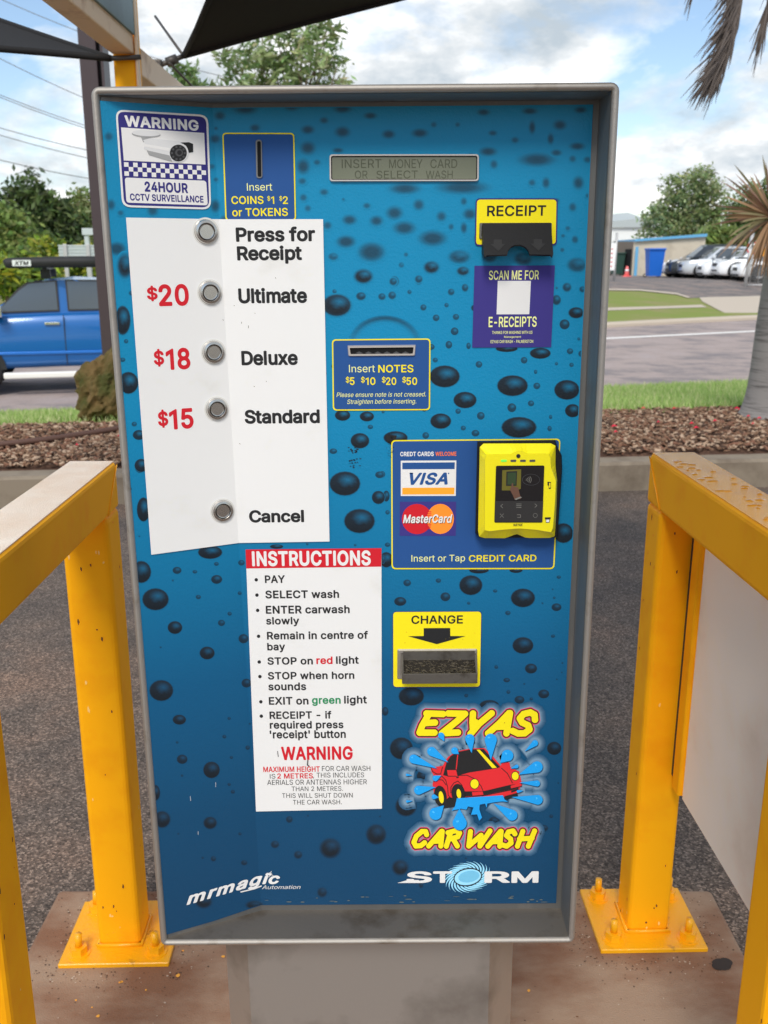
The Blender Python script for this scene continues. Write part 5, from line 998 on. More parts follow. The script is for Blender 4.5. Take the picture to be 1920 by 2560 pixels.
# ------------------------------------------------------------------ mulch, grass, rock, conduit
CHIP = [mat('bark_chip_%s' % n_, c, .9, var=.3, vscale=20) for n_, c in (('brown', S(132, 102, 80)), ('pale', S(182, 156, 132)), ('dark', S(84, 64, 52)), ('red', S(130, 92, 72)))]
D = MB()
def chip(x, y, s_):
    z = zt(x, y) + .02 + rnd.random() * .02; M = Matrix.Translation((x, y, z)) @ Matrix.Rotation(rnd.random() * 6.3, 4, 'Z') @ Matrix.Rotation(rnd.uniform(-.7, .7), 4, 'X') @ Matrix.Rotation(rnd.uniform(-.5, .5), 4, 'Y')
    a, b_, c = s_ * rnd.uniform(.6, 1.5), s_ * rnd.uniform(.35, .8), s_ * .22
    vs = [M @ Vector(v) for v in ((-a, -b_, -c), (a, -b_ * .7, -c), (a * .8, b_, -c), (-a * .8, b_ * .8, -c), (-a * .8, -b_ * .8, c), (a * .9, -b_ * .5, c), (a * .6, b_ * .8, c), (-a * .7, b_ * .6, c))]
    D.add(vs, [[4, 5, 6, 7], [0, 1, 5, 4], [1, 2, 6, 5], [2, 3, 7, 6], [3, 0, 4, 7]], rnd.choices(CHIP, (5, 3, 3, 2))[0])
for rng, cnt in (((-4.2, -1.3), 8500), ((1.0, 4.6), 8500), ((-1.3, 1.0), 2600), ((-6.5, -4.2), 2200), ((4.6, 7), 2200)):
    for _ in range(cnt):
        x = rnd.uniform(*rng); l0, l1 = lines(x)[:2]; y = rnd.uniform(l0 + .2, l1 + .05); chip(x, y, rnd.uniform(.009, .024))
tag(D.build('bark_mulch'), 'loose brown and pale bark chips covering the garden bed', kind='stuff')
D = MB(); PET = mat('red_petal', S(206, 20, 60), .5)
for _ in range(26):
    x = rnd.uniform(1.5, 4.4) if rnd.random() < .8 else rnd.uniform(-4, -1.5); l0, l1 = lines(x)[:2]; y = rnd.uniform(l0 + .3, l1); z = zt(x, y) + .05; r_ = rnd.uniform(.012, .03)
    D.add([(x - r_, y, z), (x, y - r_ * .6, z + .01), (x + r_, y, z + .004), (x, y + r_ * .7, z + .016)], [[0, 1, 2], [0, 2, 3]], PET)
tag(D.build('fallen_petals'), 'bright red fallen petals on the bark mulch', kind='stuff')
GR = mat('grass_blades', (1, 1, 1), .7, attr='leaf', var=.15, vscale=8, trans=.2)
def blades(name, n, fx, hgt, lab):
    D = MB(); vs, fs, cs = [], [], []
    for _ in range(n):
        x, y = fx(); z = zt(x, y); a = rnd.random() * 6.3; w_ = rnd.uniform(.006, .012); h_ = hgt * rnd.uniform(.5, 1.3); lx, ly = rnd.gauss(0, .35) * h_, rnd.gauss(0, .35) * h_
        b0 = len(vs); vs += [(x - w_ * math.cos(a), y - w_ * math.sin(a), z), (x + w_ * math.cos(a), y + w_ * math.sin(a), z), (x + lx, y + ly, z + h_)]; fs.append([b0, b0 + 1, b0 + 2])
        c = rnd.choice((S(146, 172, 96), S(156, 180, 104), S(128, 158, 80), S(172, 186, 122), S(188, 190, 140))); cs += [c, c, c]
    D.add(vs, fs, GR, False, cs); return tag(D.build(name, attr='leaf'), lab, kind='stuff')
def near(xa, xb):
    def f():
        x = rnd.uniform(xa, xb); l = lines(x); return x, l[1] + (l[2] - l[1]) * rnd.random() ** 1.3
    return f
blades('grass_tufts', 26000, near(1.6, 7.2), .09, 'short green grass of the near verge right of the kiosk'); blades('grass_tufts', 16000, near(-5.6, -1.4), .08, 'short green grass of the near verge left of the kiosk')
# rock
bm = bmesh.new(); bmesh.ops.create_icosphere(bm, subdivisions=5, radius=1)
rp = atY(268, 985, 8.0)
for v in bm.verts:
    n_ = v.co.normalized(); k = 1 + .36 * noise.noise(n_ * 1.6 + Vector((3, 1, 0))) + .24 * noise.noise(n_ * 3.4) - .14 * abs(noise.noise(n_ * 5)) + .10 * noise.noise(n_ * 9) + .05 * noise.noise(n_ * 20)
    v.co = Vector((n_.x * .27 * k, n_.y * .26 * k, n_.z * .36 * k)); v.co.x += .22 * v.co.z
D = MB(); D.bm(bm, mat('mossy_rock', S(128, 104, 62), .9, var=.6, vscale=9, bump=1.0, bscale=22, col2=S(78, 80, 30), c2scale=5, c2lo=.38, c2hi=.6), False)
rk = D.build('garden_rock', loc=(rp.x, 8.0, rp.z)); tag(rk, 'rough brown and moss green boulder at the grass edge left of the kiosk', 'rock')
# conduit lying on the mulch
D = MB(); pts = []
for k in range(12):
    t = k / 11; px, py = -120 + t * 640, 1140 - t * 78 + 6 * math.sin(t * 5); g_ = ground_at(px, py); pts.append((g_.x, g_.y, g_.z + .055))
D.tube(pts, .022, mat('brown_pipe', S(92, 66, 56), .6, var=.2), 8); tag(D.build('irrigation_pipe'), 'brown irrigation pipe lying across the bark mulch', 'pipe')
# ------------------------------------------------------------------ foliage
LEAF = mat('leaves', (1, 1, 1), .55, attr='leaf', var=.1, vscale=2, trans=.3)
BARK = mat('bark', S(112, 98, 84), .95, var=.3, vscale=6, bump=.6, bscale=14)
def crown_mesh(blobs, n, size, cols, aspect=1.0, droop=0.0, shell=.55):
    D = MB(); vs, fs, cs = [], [], []; tot = sum(b_[3] * b_[4] * b_[5] for b_ in blobs)
    for (x, y, z, rx, ry, rz) in blobs:
        # every blob is made of sprays of leaves, each spray with its own tone
        k = max(6, int(n * rx * ry * rz / tot / 14))
        for _ in range(k):
            while True:
                v = Vector((rnd.uniform(-1, 1), rnd.uniform(-1, 1), rnd.uniform(-1, 1))); L_ = v.length
                if shell * rnd.random() < L_ <= 1: break
            v *= 1 + .25 * noise.noise(v * 2 + Vector((x, y, z)))
            base = rnd.choice(cols); tone = rnd.uniform(.75, 1.25)
            for _j in range(14):
                s_ = size * rnd.uniform(.6, 1.3); p = Vector((x + v.x * rx, y + v.y * ry, z + v.z * rz)) + Vector((rnd.gauss(0, 1), rnd.gauss(0, 1), rnd.gauss(0, .8) - droop)) * size * 1.5
                a = Vector((rnd.gauss(0, 1), rnd.gauss(0, 1), rnd.gauss(0, .7) - droop)).normalized(); b_ = a.cross(Vector((rnd.gauss(0, 1), rnd.gauss(0, 1), rnd.gauss(0, 1)))).normalized()
                A = a * s_ * aspect; B = b_ * s_ * .5; i0 = len(vs); vs += [p - A, p + B, p + A, p - B]; fs.append([i0, i0 + 1, i0 + 2, i0 + 3])
                c = tuple(t * tone * rnd.uniform(.85, 1.15) for t in base); cs += [c] * 4
    D.add(vs, fs, LEAF, False, cs); return D
def tree(label, at_, blobs, n, size, cols, trunk=True, name='broadleaf_tree', group='trees behind the road', tr=.22, **kw):
    """blobs are given as (dx, dy, height, rx, ry, rz) from the foot of the tree"""
    t = empty(name, at_, label, 'tree' if 'tree' in name else 'shrub', group)
    if trunk:
        D = MB(); zt_ = max(b_[2] for b_ in blobs); zl = min(b_[2] - b_[5] for b_ in blobs); s0 = tr
        D.tube([(0, 0, -.2), (.03, 0, zl * .5), (.0, .05, max(zl, .5) + .3), (0, 0, zt_ * .75)], [s0 * 1.2, s0, s0 * .8, s0 * .3], BARK, 9)
        for (x, y, z, rx, ry, rz) in blobs:
            z0 = max(zl * .8, min(z - rz * 1.2, zt_ * .6)); D.tube([(0, 0, z0), (x * .45, y * .45, (z0 + z) / 2 + .1), (x, y, z)], [s0 * .5, s0 * .32, s0 * .1], BARK, 6)
            for _ in range(3): D.tube([(x * .6, y * .6, (z0 + z) / 2), (x + rnd.uniform(-1, 1) * rx * .7, y + rnd.uniform(-1, 1) * ry * .7, z + rnd.uniform(-.3, .9) * rz)], [s0 * .2, s0 * .05], BARK, 5)
        D.build('trunk', t)
    crown_mesh(blobs, n, size, cols, **kw).build('crown', t, 'leaf'); return t
def blobs_px(foot, Yd, lst):
    """crown lumps read from the photo (px, py, rx, ry in photo pixels), at distance Yd"""
    out = []
    for px, py, rx, ry in lst:
        p = atY(px, py, Yd); k = Yd / F * 1.02; out.append((p.x - foot[0], rnd.uniform(-.3, .3) * rx * k, p.z - foot[2], rx * k, rx * k * .9, ry * k))
    return out
G_DK = [S(72, 90, 52), S(86, 104, 60), S(60, 76, 48), S(104, 120, 70)]; G_MD = [S(106, 126, 66), S(122, 140, 76), S(92, 112, 60), S(138, 152, 88)]; G_PL = [S(132, 146, 92), S(150, 158, 110), S(112, 130, 76)]; G_YL = [S(164, 172, 64), S(136, 156, 62), S(178, 178, 84), S(104, 128, 56), S(86, 108, 52)]
def foot(px, Yd): p = atY(px, 700, Yd); return (p.x, Yd, zt(p.x, Yd))
f_ = foot(115, 37); tree('tall dark green tree with an uneven top, left of the kiosk', f_, blobs_px(f_, 37, [(25, 520, 40, 55), (75, 500, 34, 62), (110, 555, 55, 60), (60, 585, 65, 60), (150, 545, 36, 50), (165, 600, 55, 60), (100, 630, 90, 55), (30, 645, 60, 45), (15, 560, 40, 50)]), 15000, .13, G_DK, aspect=1.1)
f_ = foot(20, 33); tree('lighter green bushy tree at the left picture edge, in front of the dark tree', f_, blobs_px(f_, 33, [(-30, 560, 70, 55), (20, 580, 55, 50), (-10, 620, 80, 60), (60, 640, 60, 50), (-60, 600, 60, 80), (95, 660, 50, 40)]), 9000, .13, G_MD)
f_ = foot(225, 44); tree('pale thin grey green tree beside the dark column', f_, blobs_px(f_, 44, [(190, 530, 30, 40), (215, 515, 25, 40), (225, 555, 40, 45), (205, 580, 35, 40), (260, 560, 40, 50), (240, 610, 40, 30)]), 6000, .13, G_PL)
f_ = foot(120, 29); tree('small bare stemmed shrub in front of the grey fence panel', f_, blobs_px(f_, 29, [(105, 610, 18, 14), (135, 612, 18, 16), (122, 625, 20, 10)]), 420, .10, G_YL, name='garden_shrub', group='garden shrubs across the road', tr=.05)
for i, (px, py, rx, ry, lab) in enumerate(((10, 690, 45, 34, 'bright yellow green shrub at the left picture edge behind the ute'), (70, 672, 38, 26, 'yellow green shrub behind the awning on the ute roof'), (118, 690, 30, 18, 'small orange tinged shrub behind the black awning'), (232, 660, 34, 46, 'yellow green shrub behind the grey fence panel by the column'))):
    f_ = foot(px, 27 + i); tree(lab, f_, blobs_px(f_, 27 + i, [(px, py, rx, ry), (px - rx * .6, py + ry * .5, rx * .6, ry * .6), (px + rx * .6, py + ry * .4, rx * .6, ry * .6)]), 1500, .11, G_YL, name='garden_shrub', group='garden shrubs across the road', tr=.05, aspect=1.8)
f_ = foot(740, 24); tree('feathery light green tree showing above the kiosk top', f_, blobs_px(f_, 24, [(600, 170, 55, 35), (640, 130, 50, 40), (700, 120, 60, 50), (760, 90, 45, 45), (820, 70, 35, 30), (780, 150, 60, 45), (690, 190, 80, 40), (600, 215, 60, 30), (830, 130, 25, 35), (850, 190, 35, 30), (660, 260, 80, 40), (780, 250, 80, 40)]), 3000, .07, [S(122, 140, 90), S(140, 158, 108), S(106, 124, 78), S(160, 172, 126)], aspect=1.9, tr=.09, shell=.1)
f_ = foot(470, 30); tree('small leafy tree top left of the kiosk top edge', f_, blobs_px(f_, 30, [(465, 195, 30, 26), (450, 225, 40, 30), (500, 240, 40, 30)]), 900, .10, [S(96, 118, 70), S(120, 140, 90)], aspect=1.5, shell=.2)
f_ = foot(1700, 72); tree('large rounded green tree rising behind the low tan building', f_, blobs_px(f_, 72, [(1745, 460, 40, 40), (1690, 480, 35, 35), (1780, 500, 40, 40), (1655, 530, 35, 35), (1720, 540, 55, 45), (1780, 560, 35, 40), (1625, 565, 25, 35), (1680, 580, 45, 35), (1760, 590, 40, 30), (1625, 545, 18, 20), (1700, 445, 20, 20)]), 10500, .15, [S(128, 142, 92), S(140, 154, 104), S(112, 126, 80), S(152, 162, 118)], tr=.3, shell=.1)
f_ = foot(1880, 66); tree('green tree behind the brown spiky plant at the right', f_, blobs_px(f_, 66, [(1850, 520, 35, 40), (1900, 500, 40, 45), (1860, 570, 40, 40), (1930, 560, 50, 60)]), 7000, .15, G_MD + G_DK, tr=.25)
f_ = foot(1815, 64); tree('low bushy palm like shrub at the end of the tan wall', f_, blobs_px(f_, 64, [(1800, 590, 35, 22), (1835, 595, 28, 20), (1780, 608, 25, 15), (1815, 612, 40, 15)]), 3200, .17, G_MD, name='garden_shrub', group='garden shrubs across the road', aspect=2.2, droop=.4, tr=.12)
# ------------------------------------------------------------------ palm with dead fronds, and the spiky red plant
PALMB = mat('palm_trunk_bark', S(142, 138, 135), .85, var=.35, vscale=10, bump=.5, bscale=40, col2=S(96, 92, 90), c2scale=6, stretch=(.6, .6, 9))
pf = atY(1900, 1050, 8.0); pb = Vector((pf.x + .06, 8.0, zt(pf.x, 8.0)))
pt = empty('palm_tree', pb, 'palm with a grey ringed trunk, flared foot and hanging dead fronds, at the right edge', 'palm tree')
D = MB(); pts, rs = [], []
for k in range(150):
    t = k / 149; z = 4.3 * t; r_ = .185 + .10 * math.exp(-z / .14) + .018 * math.exp(-((z - .9) / .6) ** 2); fr_ = (z / .058) % 1
    rs.append(r_ * (1 + .018 * (1 if fr_ < .2 else 0)) * (1 + .012 * noise.noise(Vector((z * 9, 0, 0))))); pts.append((.035 * z + .05 * t, 0, z - .05))
D.tube(pts, rs, PALMB, 26); D.tube([(-.205, -.07, .60), (-.10, -.16, .605)], .022, HOLE, 8) if False else None
D.build('trunk', pt)
FROND = mat('dead_frond', S(104, 94, 88), .8, var=.35, vscale=30, trans=.1)
def frond(path, n, ln, side, parent):
    D = MB(); P_ = [Vector(p) for p in path]; D.tube(P_, [.022] + [.014] * (len(P_) - 2) + [.004], FROND, 6)
    for k in range(n):
        t = (k + rnd.random()) / n * (len(P_) - 1); i = min(int(t), len(P_) - 2); p = P_[i].lerp(P_[i + 1], t - i); d = (P_[i + 1] - P_[i]).normalized()
        sd = (Vector((-1, rnd.gauss(0, .6), rnd.uniform(-.5, .3))) * side * rnd.uniform(.3, 1.5) + Vector((0, 0, -1)) * rnd.uniform(.6, 1.3) + d * rnd.uniform(.2, .6)).normalized()
        L_ = ln * rnd.uniform(.55, 1.1); w_ = rnd.uniform(.005, .010); q_ = p; ds = sd; A, B = [], []; e = sd.cross(Vector((rnd.gauss(0, .5), 1, 0))).normalized()
        for j in range(6):
            ww = w_ * (1 - (j / 5) ** 1.5) + .0012; A.append(q_ + e * ww); B.append(q_ - e * ww); ds = (ds + Vector((rnd.gauss(0, .05), rnd.gauss(0, .05), -.10))).normalized(); q_ = q_ + ds * L_ / 5
        vs = A + B; D.add(vs, [[j, j + 1, 7 + j, 6 + j] for j in range(5)], FROND)
    return D.build('dead_frond', parent)
def rel(px, py, Yd): return atY(px, py, Yd) - pb
top_ = Vector((.2, -.05, 4.25))
frond([top_, rel(1905, -330, 7.6), rel(1868, -160, 7.5), rel(1852, 0, 7.4), rel(1842, 70, 7.38), rel(1822, 130, 7.36), rel(1806, 158, 7.36)], 760, .37, 1.0, pt)
frond([top_ + Vector((.05, .1, 0)), rel(1990, -300, 7.9), rel(1955, -120, 7.8), rel(1925, 10, 7.8), rel(1912, 60, 7.8)], 120, .38, .3, pt)
frond([top_ + Vector((-.05, 0, .05)), rel(1850, -360, 7.7), rel(1790, -200, 7.6), rel(1745, -60, 7.6)], 90, .30, .4, pt)
for a in range(7):
    an = a * .9; e_ = Vector((math.cos(an) * 1.5, math.sin(an) * 1.5, 1.0)); D = MB(); P_ = [top_, top_ + e_ * .5 + Vector((0, 0, .25)), top_ + e_, top_ + e_ * 1.35 - Vector((0, 0, .3))]; D.tube(P_, [.03, .02, .012, .004], BARK, 6)
    for k in range(60):
        t = rnd.random() * 2.6 + .2; i = min(int(t), 2); p = P_[i].lerp(P_[i + 1], t - i); sd = Vector((-math.sin(an), math.cos(an), -.5)) * rnd.choice((-1, 1)); sd.z = -.5; sd = (sd.normalized() + e_.normalized() * .6) * rnd.uniform(.3, .5)
        D.add([p, p + sd * .5 + Vector((.01, .01, .02)), p + sd, p + sd * .5 - Vector((.01, .01, .02))], [[0, 1, 2, 3]], mat('palm_leaf', S(84, 108, 50), .5, trans=.2))
    D.build('leaf', pt)
sx = atY(1932, 545, 7.55); sb = Vector((sx.x + .55, 7.6, zt(sx.x + .5, 7.6)))
st_ = empty('spiky_plant', sb, 'spiky plant with a rosette of long reddish brown leaves beside the palm trunk', 'plant')
D = MB(); hub = sx - sb; D.tube([(0, 0, -.05), (-.04, .02, hub.z * .45), (-.25, .02, hub.z * .8), tuple(hub)], [.045, .04, .038, .035], BARK, 8); D.build('stem', st_)
D = MB(); SPK = [mat('strap_leaf_red', S(158, 124, 106), .5, var=.3, vscale=12, trans=.2), mat('strap_leaf_brown', S(164, 130, 98), .6, var=.3, vscale=12, trans=.15), mat('strap_leaf_green', S(142, 132, 96), .5, var=.3, vscale=12, trans=.2)]
for k in range(165):
    el, az = rnd.uniform(-75, 80), rnd.random() * 360; d = Vector((math.cos(R(el)) * math.cos(R(az)), math.cos(R(el)) * math.sin(R(az)), math.sin(R(el)))); L_ = rnd.uniform(.32, .50); w_ = rnd.uniform(.006, .010); q_ = hub + d * .02; ds = d.copy(); e = d.cross(Vector((rnd.gauss(0, 1), rnd.gauss(0, 1), rnd.gauss(0, 1)))).normalized(); A, B = [], []
    for j in range(6):
        ww = w_ * (.7 + 1.2 * (j / 5) * (1 - j / 5) * 1.6) * (1 if j < 5 else .08); A.append(q_ + e * ww); B.append(q_ - e * ww); ds = (ds + Vector((0, 0, -.045 - (.08 if el < 0 else 0)))).normalized(); q_ = q_ + ds * L_ / 5
    D.add(A + B, [[j, j + 1, 7 + j, 6 + j] for j in range(5)], SPK[1] if el < -25 else rnd.choice(SPK))
D.build('leaves', st_)
# ------------------------------------------------------------------ vehicles
def z4(x, y, Yd): return atY(1500 + x * .25316, 380 + y * .25316, Yd)
GLASS = mat('car_glass', S(78, 86, 92), .04, var=.3, vscale=2.5, spec=1.0); TYRE = mat('tyre_rubber', (.015, .015, .016), .8); RIM = mat('alloy_rim', S(190, 192, 194), .35, .3); CHROME = mat('chrome', (.75, .75, .75), .15, 1.0); LAMP = mat('lamp_lens', S(200, 204, 206), .12); BLKTRIM = mat('black_trim', (.018, .018, .019), .5); TAIL = mat('tail_lens', S(150, 16, 20), .2)
def wheel_mb(r, w_, x, y, z, side):
    D = MB(); n = 28; prof = [(r * .62, -.5), (r * .93, -.5), (r, -.38), (r, .38), (r * .93, .5), (r * .62, .5)]
    vs = [(x + a * math.cos(2 * math.pi * i / n), y + b_ * w_, z + a * math.sin(2 * math.pi * i / n)) for a, b_ in prof for i in range(n)]
    D.add(vs, [[j * n + i, j * n + (i + 1) % n, (j + 1) * n + (i + 1) % n, (j + 1) * n + i] for j in range(5) for i in range(n)], TYRE, True)
    E = MB(); yy = y + side * w_ * .36
    for k in range(10):
        a = 2 * math.pi * k / 10; c, s_ = math.cos(a), math.sin(a); hw = r * .06
        E.add([(x + c * r * .1 - s_ * hw, yy, z + s_ * r * .1 + c * hw), (x + c * r * .1 + s_ * hw, yy, z + s_ * r * .1 - c * hw), (x + c * r * .62 + s_ * hw * 1.4, yy + side * .02, z + s_ * r * .62 - c * hw * 1.4), (x + c * r * .62 - s_ * hw * 1.4, yy + side * .02, z + s_ * r * .62 + c * hw * 1.4)], [[0, 1, 2, 3]], RIM)
    ri = [(x + r * k * math.cos(2 * math.pi * i / n), yy + side * d_, z + r * k * math.sin(2 * math.pi * i / n)) for k, d_ in ((.64, .03), (.58, .022)) for i in range(n)]
    E.add(ri, [[i, (i + 1) % n, n + (i + 1) % n, n + i] for i in range(n)], RIM); E.add([(x + r * .14 * math.cos(i * .5236), yy + side * .012, z + r * .14 * math.sin(i * .5236)) for i in range(12)], [list(range(12))], RIM)
    E.add([(x + r * .6 * math.cos(i * .2244), yy - side * .05, z + r * .6 * math.sin(i * .2244)) for i in range(28)], [list(range(28))], BLKTRIM)
    return D, E
def vehicle(name, label, cat, loc, rot, paint, P, group=None, ute=False, rot3=None):
    """front of the vehicle at x = 0, tail at x = length; near side at negative y"""
    t = empty(name, loc, label, cat, group, (0, 0, rot)); W = P['w'] / 2; Lh = P['len']
    D = MB(); secs = []
    for x, zb, zs, ws in P['body']:
        w_ = W * ws; hgt = zs - zb
        half = [(w_ * .90, zb), (w_ * .985, zb + .10 * hgt), (w_ * 1.0, zb + .30 * hgt), (w_ * 1.004, zb + .52 * hgt), (w_ * .985, zb + .74 * hgt), (w_ * .955, zs - .035), (w_ * .91, zs)]
        secs.append([(x, -y, z) for y, z in half] + [(x, y, z) for y, z in half[::-1]])
    m_ = len(secs[0]); vs = [p for s_ in secs for p in s_]
    fs = [[j * m_ + i, j * m_ + (i + 1) % m_, (j + 1) * m_ + (i + 1) % m_, (j + 1) * m_ + i] for j in range(len(secs) - 1) for i in range(m_)] + [list(range(m_)), [(len(secs) - 1) * m_ + i for i in range(m_)]]
    D.add(vs, fs, paint, True)
    for x in P['wheels']:
        for s_ in (-1, 1):
            ra = P['r'] * 1.16; D.add([(x + ra * math.cos(R(a)), s_ * (W * 1.006), max(P['r'] + ra * math.sin(R(a)), P['body'][1][1])) for a in range(-30, 211, 12)], [list(range(21))], BLKTRIM)
    D.build('body', t)
    C = P['cab']; bz, rz = P['belt'], P['roof']; bw, rw = W * .915, W * P.get('rw', .74)
    D = MB(); lo = [(x, bz - .02) for x in (C[0], C[3])]
    (x0, x1, x2, x3) = C; v = []
    for s_ in (-1, 1):
        v += [(x0, s_ * bw * .93, bz - .03), (x1, s_ * rw * .95, rz - .03), ((x1 * 2 + x2) / 3, s_ * rw, rz), (x2, s_ * rw * .97, rz - .04), (x3, s_ * bw * .95, bz - .03)]
    roofm = [((x1 * 2 + x2) / 3, 0, rz + .035), (x1, 0, rz - .005), (x2, 0, rz - .01)]
    D.add(v + roofm, [[0, 1, 2, 3, 4], [9, 8, 7, 6, 5], [0, 5, 6, 11, 1], [1, 11, 10, 2], [11, 6, 7, 10], [2, 10, 12, 3], [10, 7, 8, 12], [3, 12, 8, 9, 4]], paint, False); D.build('cabin', t)
    def side(x, z, s_, off=.006):
        k = (z - bz) / (rz - bz); return (x, s_ * (bw * .945 + (rw * .985 - bw * .945) * k + off), z)
    for s_ in (-1, 1):
        for win in P['win']:
            D = MB(); cxw, czw = sum(p[0] for p in win) / len(win), sum(p[1] for p in win) / len(win); D.ngon([side(x + (.025 if x > cxw else -.025), z + (.022 if z > czw else -.022), s_, .009) for x, z in win], BLKTRIM); D.ngon([side(x, z, s_, .012) for x, z in win], GLASS); D.build('window', t)
    D = MB(); a, b_ = .12, .92; p0, p1 = Vector(v[0]), Vector(v[1]); q0, q1 = Vector(v[5]), Vector(v[6]); nrm = Vector((-(rz - bz), 0, -(x0 - x1))).normalized() * .012; nrm = Vector((-abs(nrm.x), 0, abs(nrm.z)))
    f0, f1, g0, g1 = p0.lerp(p1, .06), p0.lerp(p1, b_), q0.lerp(q1, .06), q0.lerp(q1, b_)
    D.add([f0.lerp(g0, .05) + nrm, f1.lerp(g1, .05) + nrm, g1.lerp(f1, .05) + nrm, g0.lerp(f0, .05) + nrm], [[0, 1, 2, 3]], GLASS); D.build('windscreen', t)
    for x in P['wheels']:
        for s_ in (-1, 1):
            T_, E = wheel_mb(P['r'], .22, x, s_ * (W - .10), P['r'], s_); tw = T_.build('wheel', t); E.build('rim', tw)
    for s_ in (-1, 1):
        D = MB(); xh, zh = P['lamp']; yb = W * P['body'][1][3] * .95
        D.prism([(xh - .02, s_ * yb * .55, zh - .05), (xh + .04, s_ * yb * .97, zh - .03), (xh + .34, s_ * W * .985, zh + .07), (xh + .20, s_ * yb * .9, zh + .12), (xh + .06, s_ * yb * .58, zh + .06)], (-.03, s_ * .012, .01), LAMP); D.build('headlight', t)
        D = MB(); xm, zm = P['mirror']; D.box(xm - .07, xm + .07, s_ * (W + .02) - .0, s_ * (W + .22), zm - .02, zm + .15, P.get('mm', paint), .03) if s_ > 0 else D.box(xm - .07, xm + .07, -(W + .22), -(W + .02), zm - .02, zm + .15, P.get('mm', paint), .03); D.box(xm - .02, xm + .03, s_ * (W - .1), s_ * (W + .06), zm - .04, zm + .01, BLKTRIM); D.build('mirror', t)
        for hx, hz in P['handles']: D = MB(); D.box(hx - .11, hx + .11, s_ * (W * 1.0) - .02, s_ * (W * 1.0) + .025, hz - .02, hz + .02, P.get('hm', paint), .008); D.build('door_handle', t)
    D = MB(); zg = P['grille']; D.prism([(-.012 + P['body'][0][0], y, z) for y, z in ((-W * .36, zg - .08), (W * .36, zg - .08), (W * .40, zg + .08), (-W * .40, zg + .08))], (.05, 0, 0), BLKTRIM); D.prism([(-.008 + P['body'][0][0], y, z) for y, z in ((-W * .55, zg - .32), (W * .55, zg - .32), (W * .5, zg - .24), (-W * .5, zg - .24))], (.05, 0, 0), BLKTRIM); D.build('grille', t)
    return t
def paintm(n_, c, metal=0.0): return mat('car_paint_' + n_, c, .28, metal, var=.04, vscale=3, coat=.8)
SUV = dict(w=1.85, len=4.6, r=.36, belt=1.05, roof=1.68, body=[(0, .38, .72, .78), (.08, .26, .86, .90), (.35, .22, .95, .97), (1.2, .22, 1.03, 1.0), (2.4, .22, 1.05, 1.0), (3.6, .24, 1.07, 1.0), (4.3, .28, 1.06, .96), (4.55, .34, 1.0, .88), (4.6, .42, .86, .82)], wheels=(.88, 3.62), cab=(1.15, 1.95, 3.9, 4.5), win=[[(1.45, 1.09), (1.98, 1.52), (2.5, 1.56), (2.5, 1.09)], [(2.58, 1.09), (2.58, 1.56), (3.35, 1.54), (3.42, 1.09)], [(3.5, 1.09), (3.44, 1.52), (3.82, 1.47), (4.1, 1.12)]], lamp=(.10, .80), mirror=(1.5, 1.08), handles=((2.35, .92), (3.3, .94)), grille=.66)
SEDAN = dict(SUV, roof=1.48, belt=.95, body=[(0, .34, .62, .78), (.08, .22, .76, .90), (.35, .2, .84, .97), (1.2, .2, .92, 1.0), (2.4, .2, .95, 1.0), (3.6, .22, .98, 1.0), (4.3, .26, .97, .96), (4.55, .32, .92, .88), (4.6, .4, .8, .82)], lamp=(.1, .70), cab=(1.2, 2.05, 3.3, 4.2), win=[[(1.5, .99), (2.06, 1.36), (2.5, 1.39), (2.5, .99)], [(2.58, .99), (2.58, 1.39), (3.15, 1.36), (3.5, 1.0)]], grille=.56, mirror=(1.55, .98), handles=((2.35, .84), (3.3, .86)))
def yard_car(px, py, Yd, rot, paint, P, label):
    p = atY(px, py, Yd); vehicle('parked_car', label, 'car', (p.x, Yd, zt(p.x, Yd)), R(rot), paint, P, 'cars parked in the yard across the road')
WHT = paintm('white', (.78, .79, .80)); SLV = paintm('silver', S(190, 194, 198), .3); BLK = paintm('dark_grey', S(38, 44, 50)); 
TALL = dict(SUV, roof=1.82, belt=1.14, r=.41, grille=.74, lamp=(.1, .9))
for fx, Yd, pm, P_, lab in ((572, 57.5, WHT, SEDAN, 'white car half hidden behind the dark SUV, next to the blue bin'), (662, 55.5, BLK, TALL, 'dark grey SUV parked between two pale cars in the yard'), (786, 53.5, SLV, SUV, 'silver car parked in front of the dark SUV'), (976, 51.5, WHT, SEDAN, 'low white car between the silver car and the taller white one'), (1120, 49.5, WHT, TALL, 'tall white vehicle with a large front wheel, left of the mesh gate'), (1325, 47.5, WHT, SEDAN, 'white car behind the mesh gate and its signs')):
    p = z4(fx, 1240, Yd); vehicle('parked_car', lab, 'car', (p.x, Yd, zt(p.x, Yd)), R(-3), pm, P_, 'cars parked in the yard across the road')
# blue dual cab ute on the road
BLUEP = paintm('ute_blue', S(4, 88, 156), .10)
UTE = dict(w=1.86, len=5.3, r=.385, belt=1.195, roof=1.715, rw=.76, body=[(0, .50, .86, .80), (.1, .40, 1.02, .92), (.4, .38, 1.10, .98), (1.0, .40, 1.17, 1.0), (2.1, .42, 1.215, 1.0), (3.0, .42, 1.225, 1.0), (3.75, .42, 1.22, 1.0), (3.8, .42, 1.22, .985), (5.2, .50, 1.2, .98), (5.3, .55, 1.1, .95)], wheels=(.95, 4.05), cab=(1.05, 1.98, 3.35, 3.75), win=[[(1.32, 1.25), (1.66, 1.56), (1.80, 1.655), (2.18, 1.685), (2.19, 1.27)], [(2.36, 1.275), (2.35, 1.69), (3.12, 1.68), (3.24, 1.55), (3.28, 1.28)]], lamp=(.1, .95), mirror=(1.36, 1.20), mm=CHROME, hm=CHROME, handles=((2.10, 1.075), (3.02, 1.10)), grille=.80)
p = atY(172, 983, 14.5); UR = R(15)
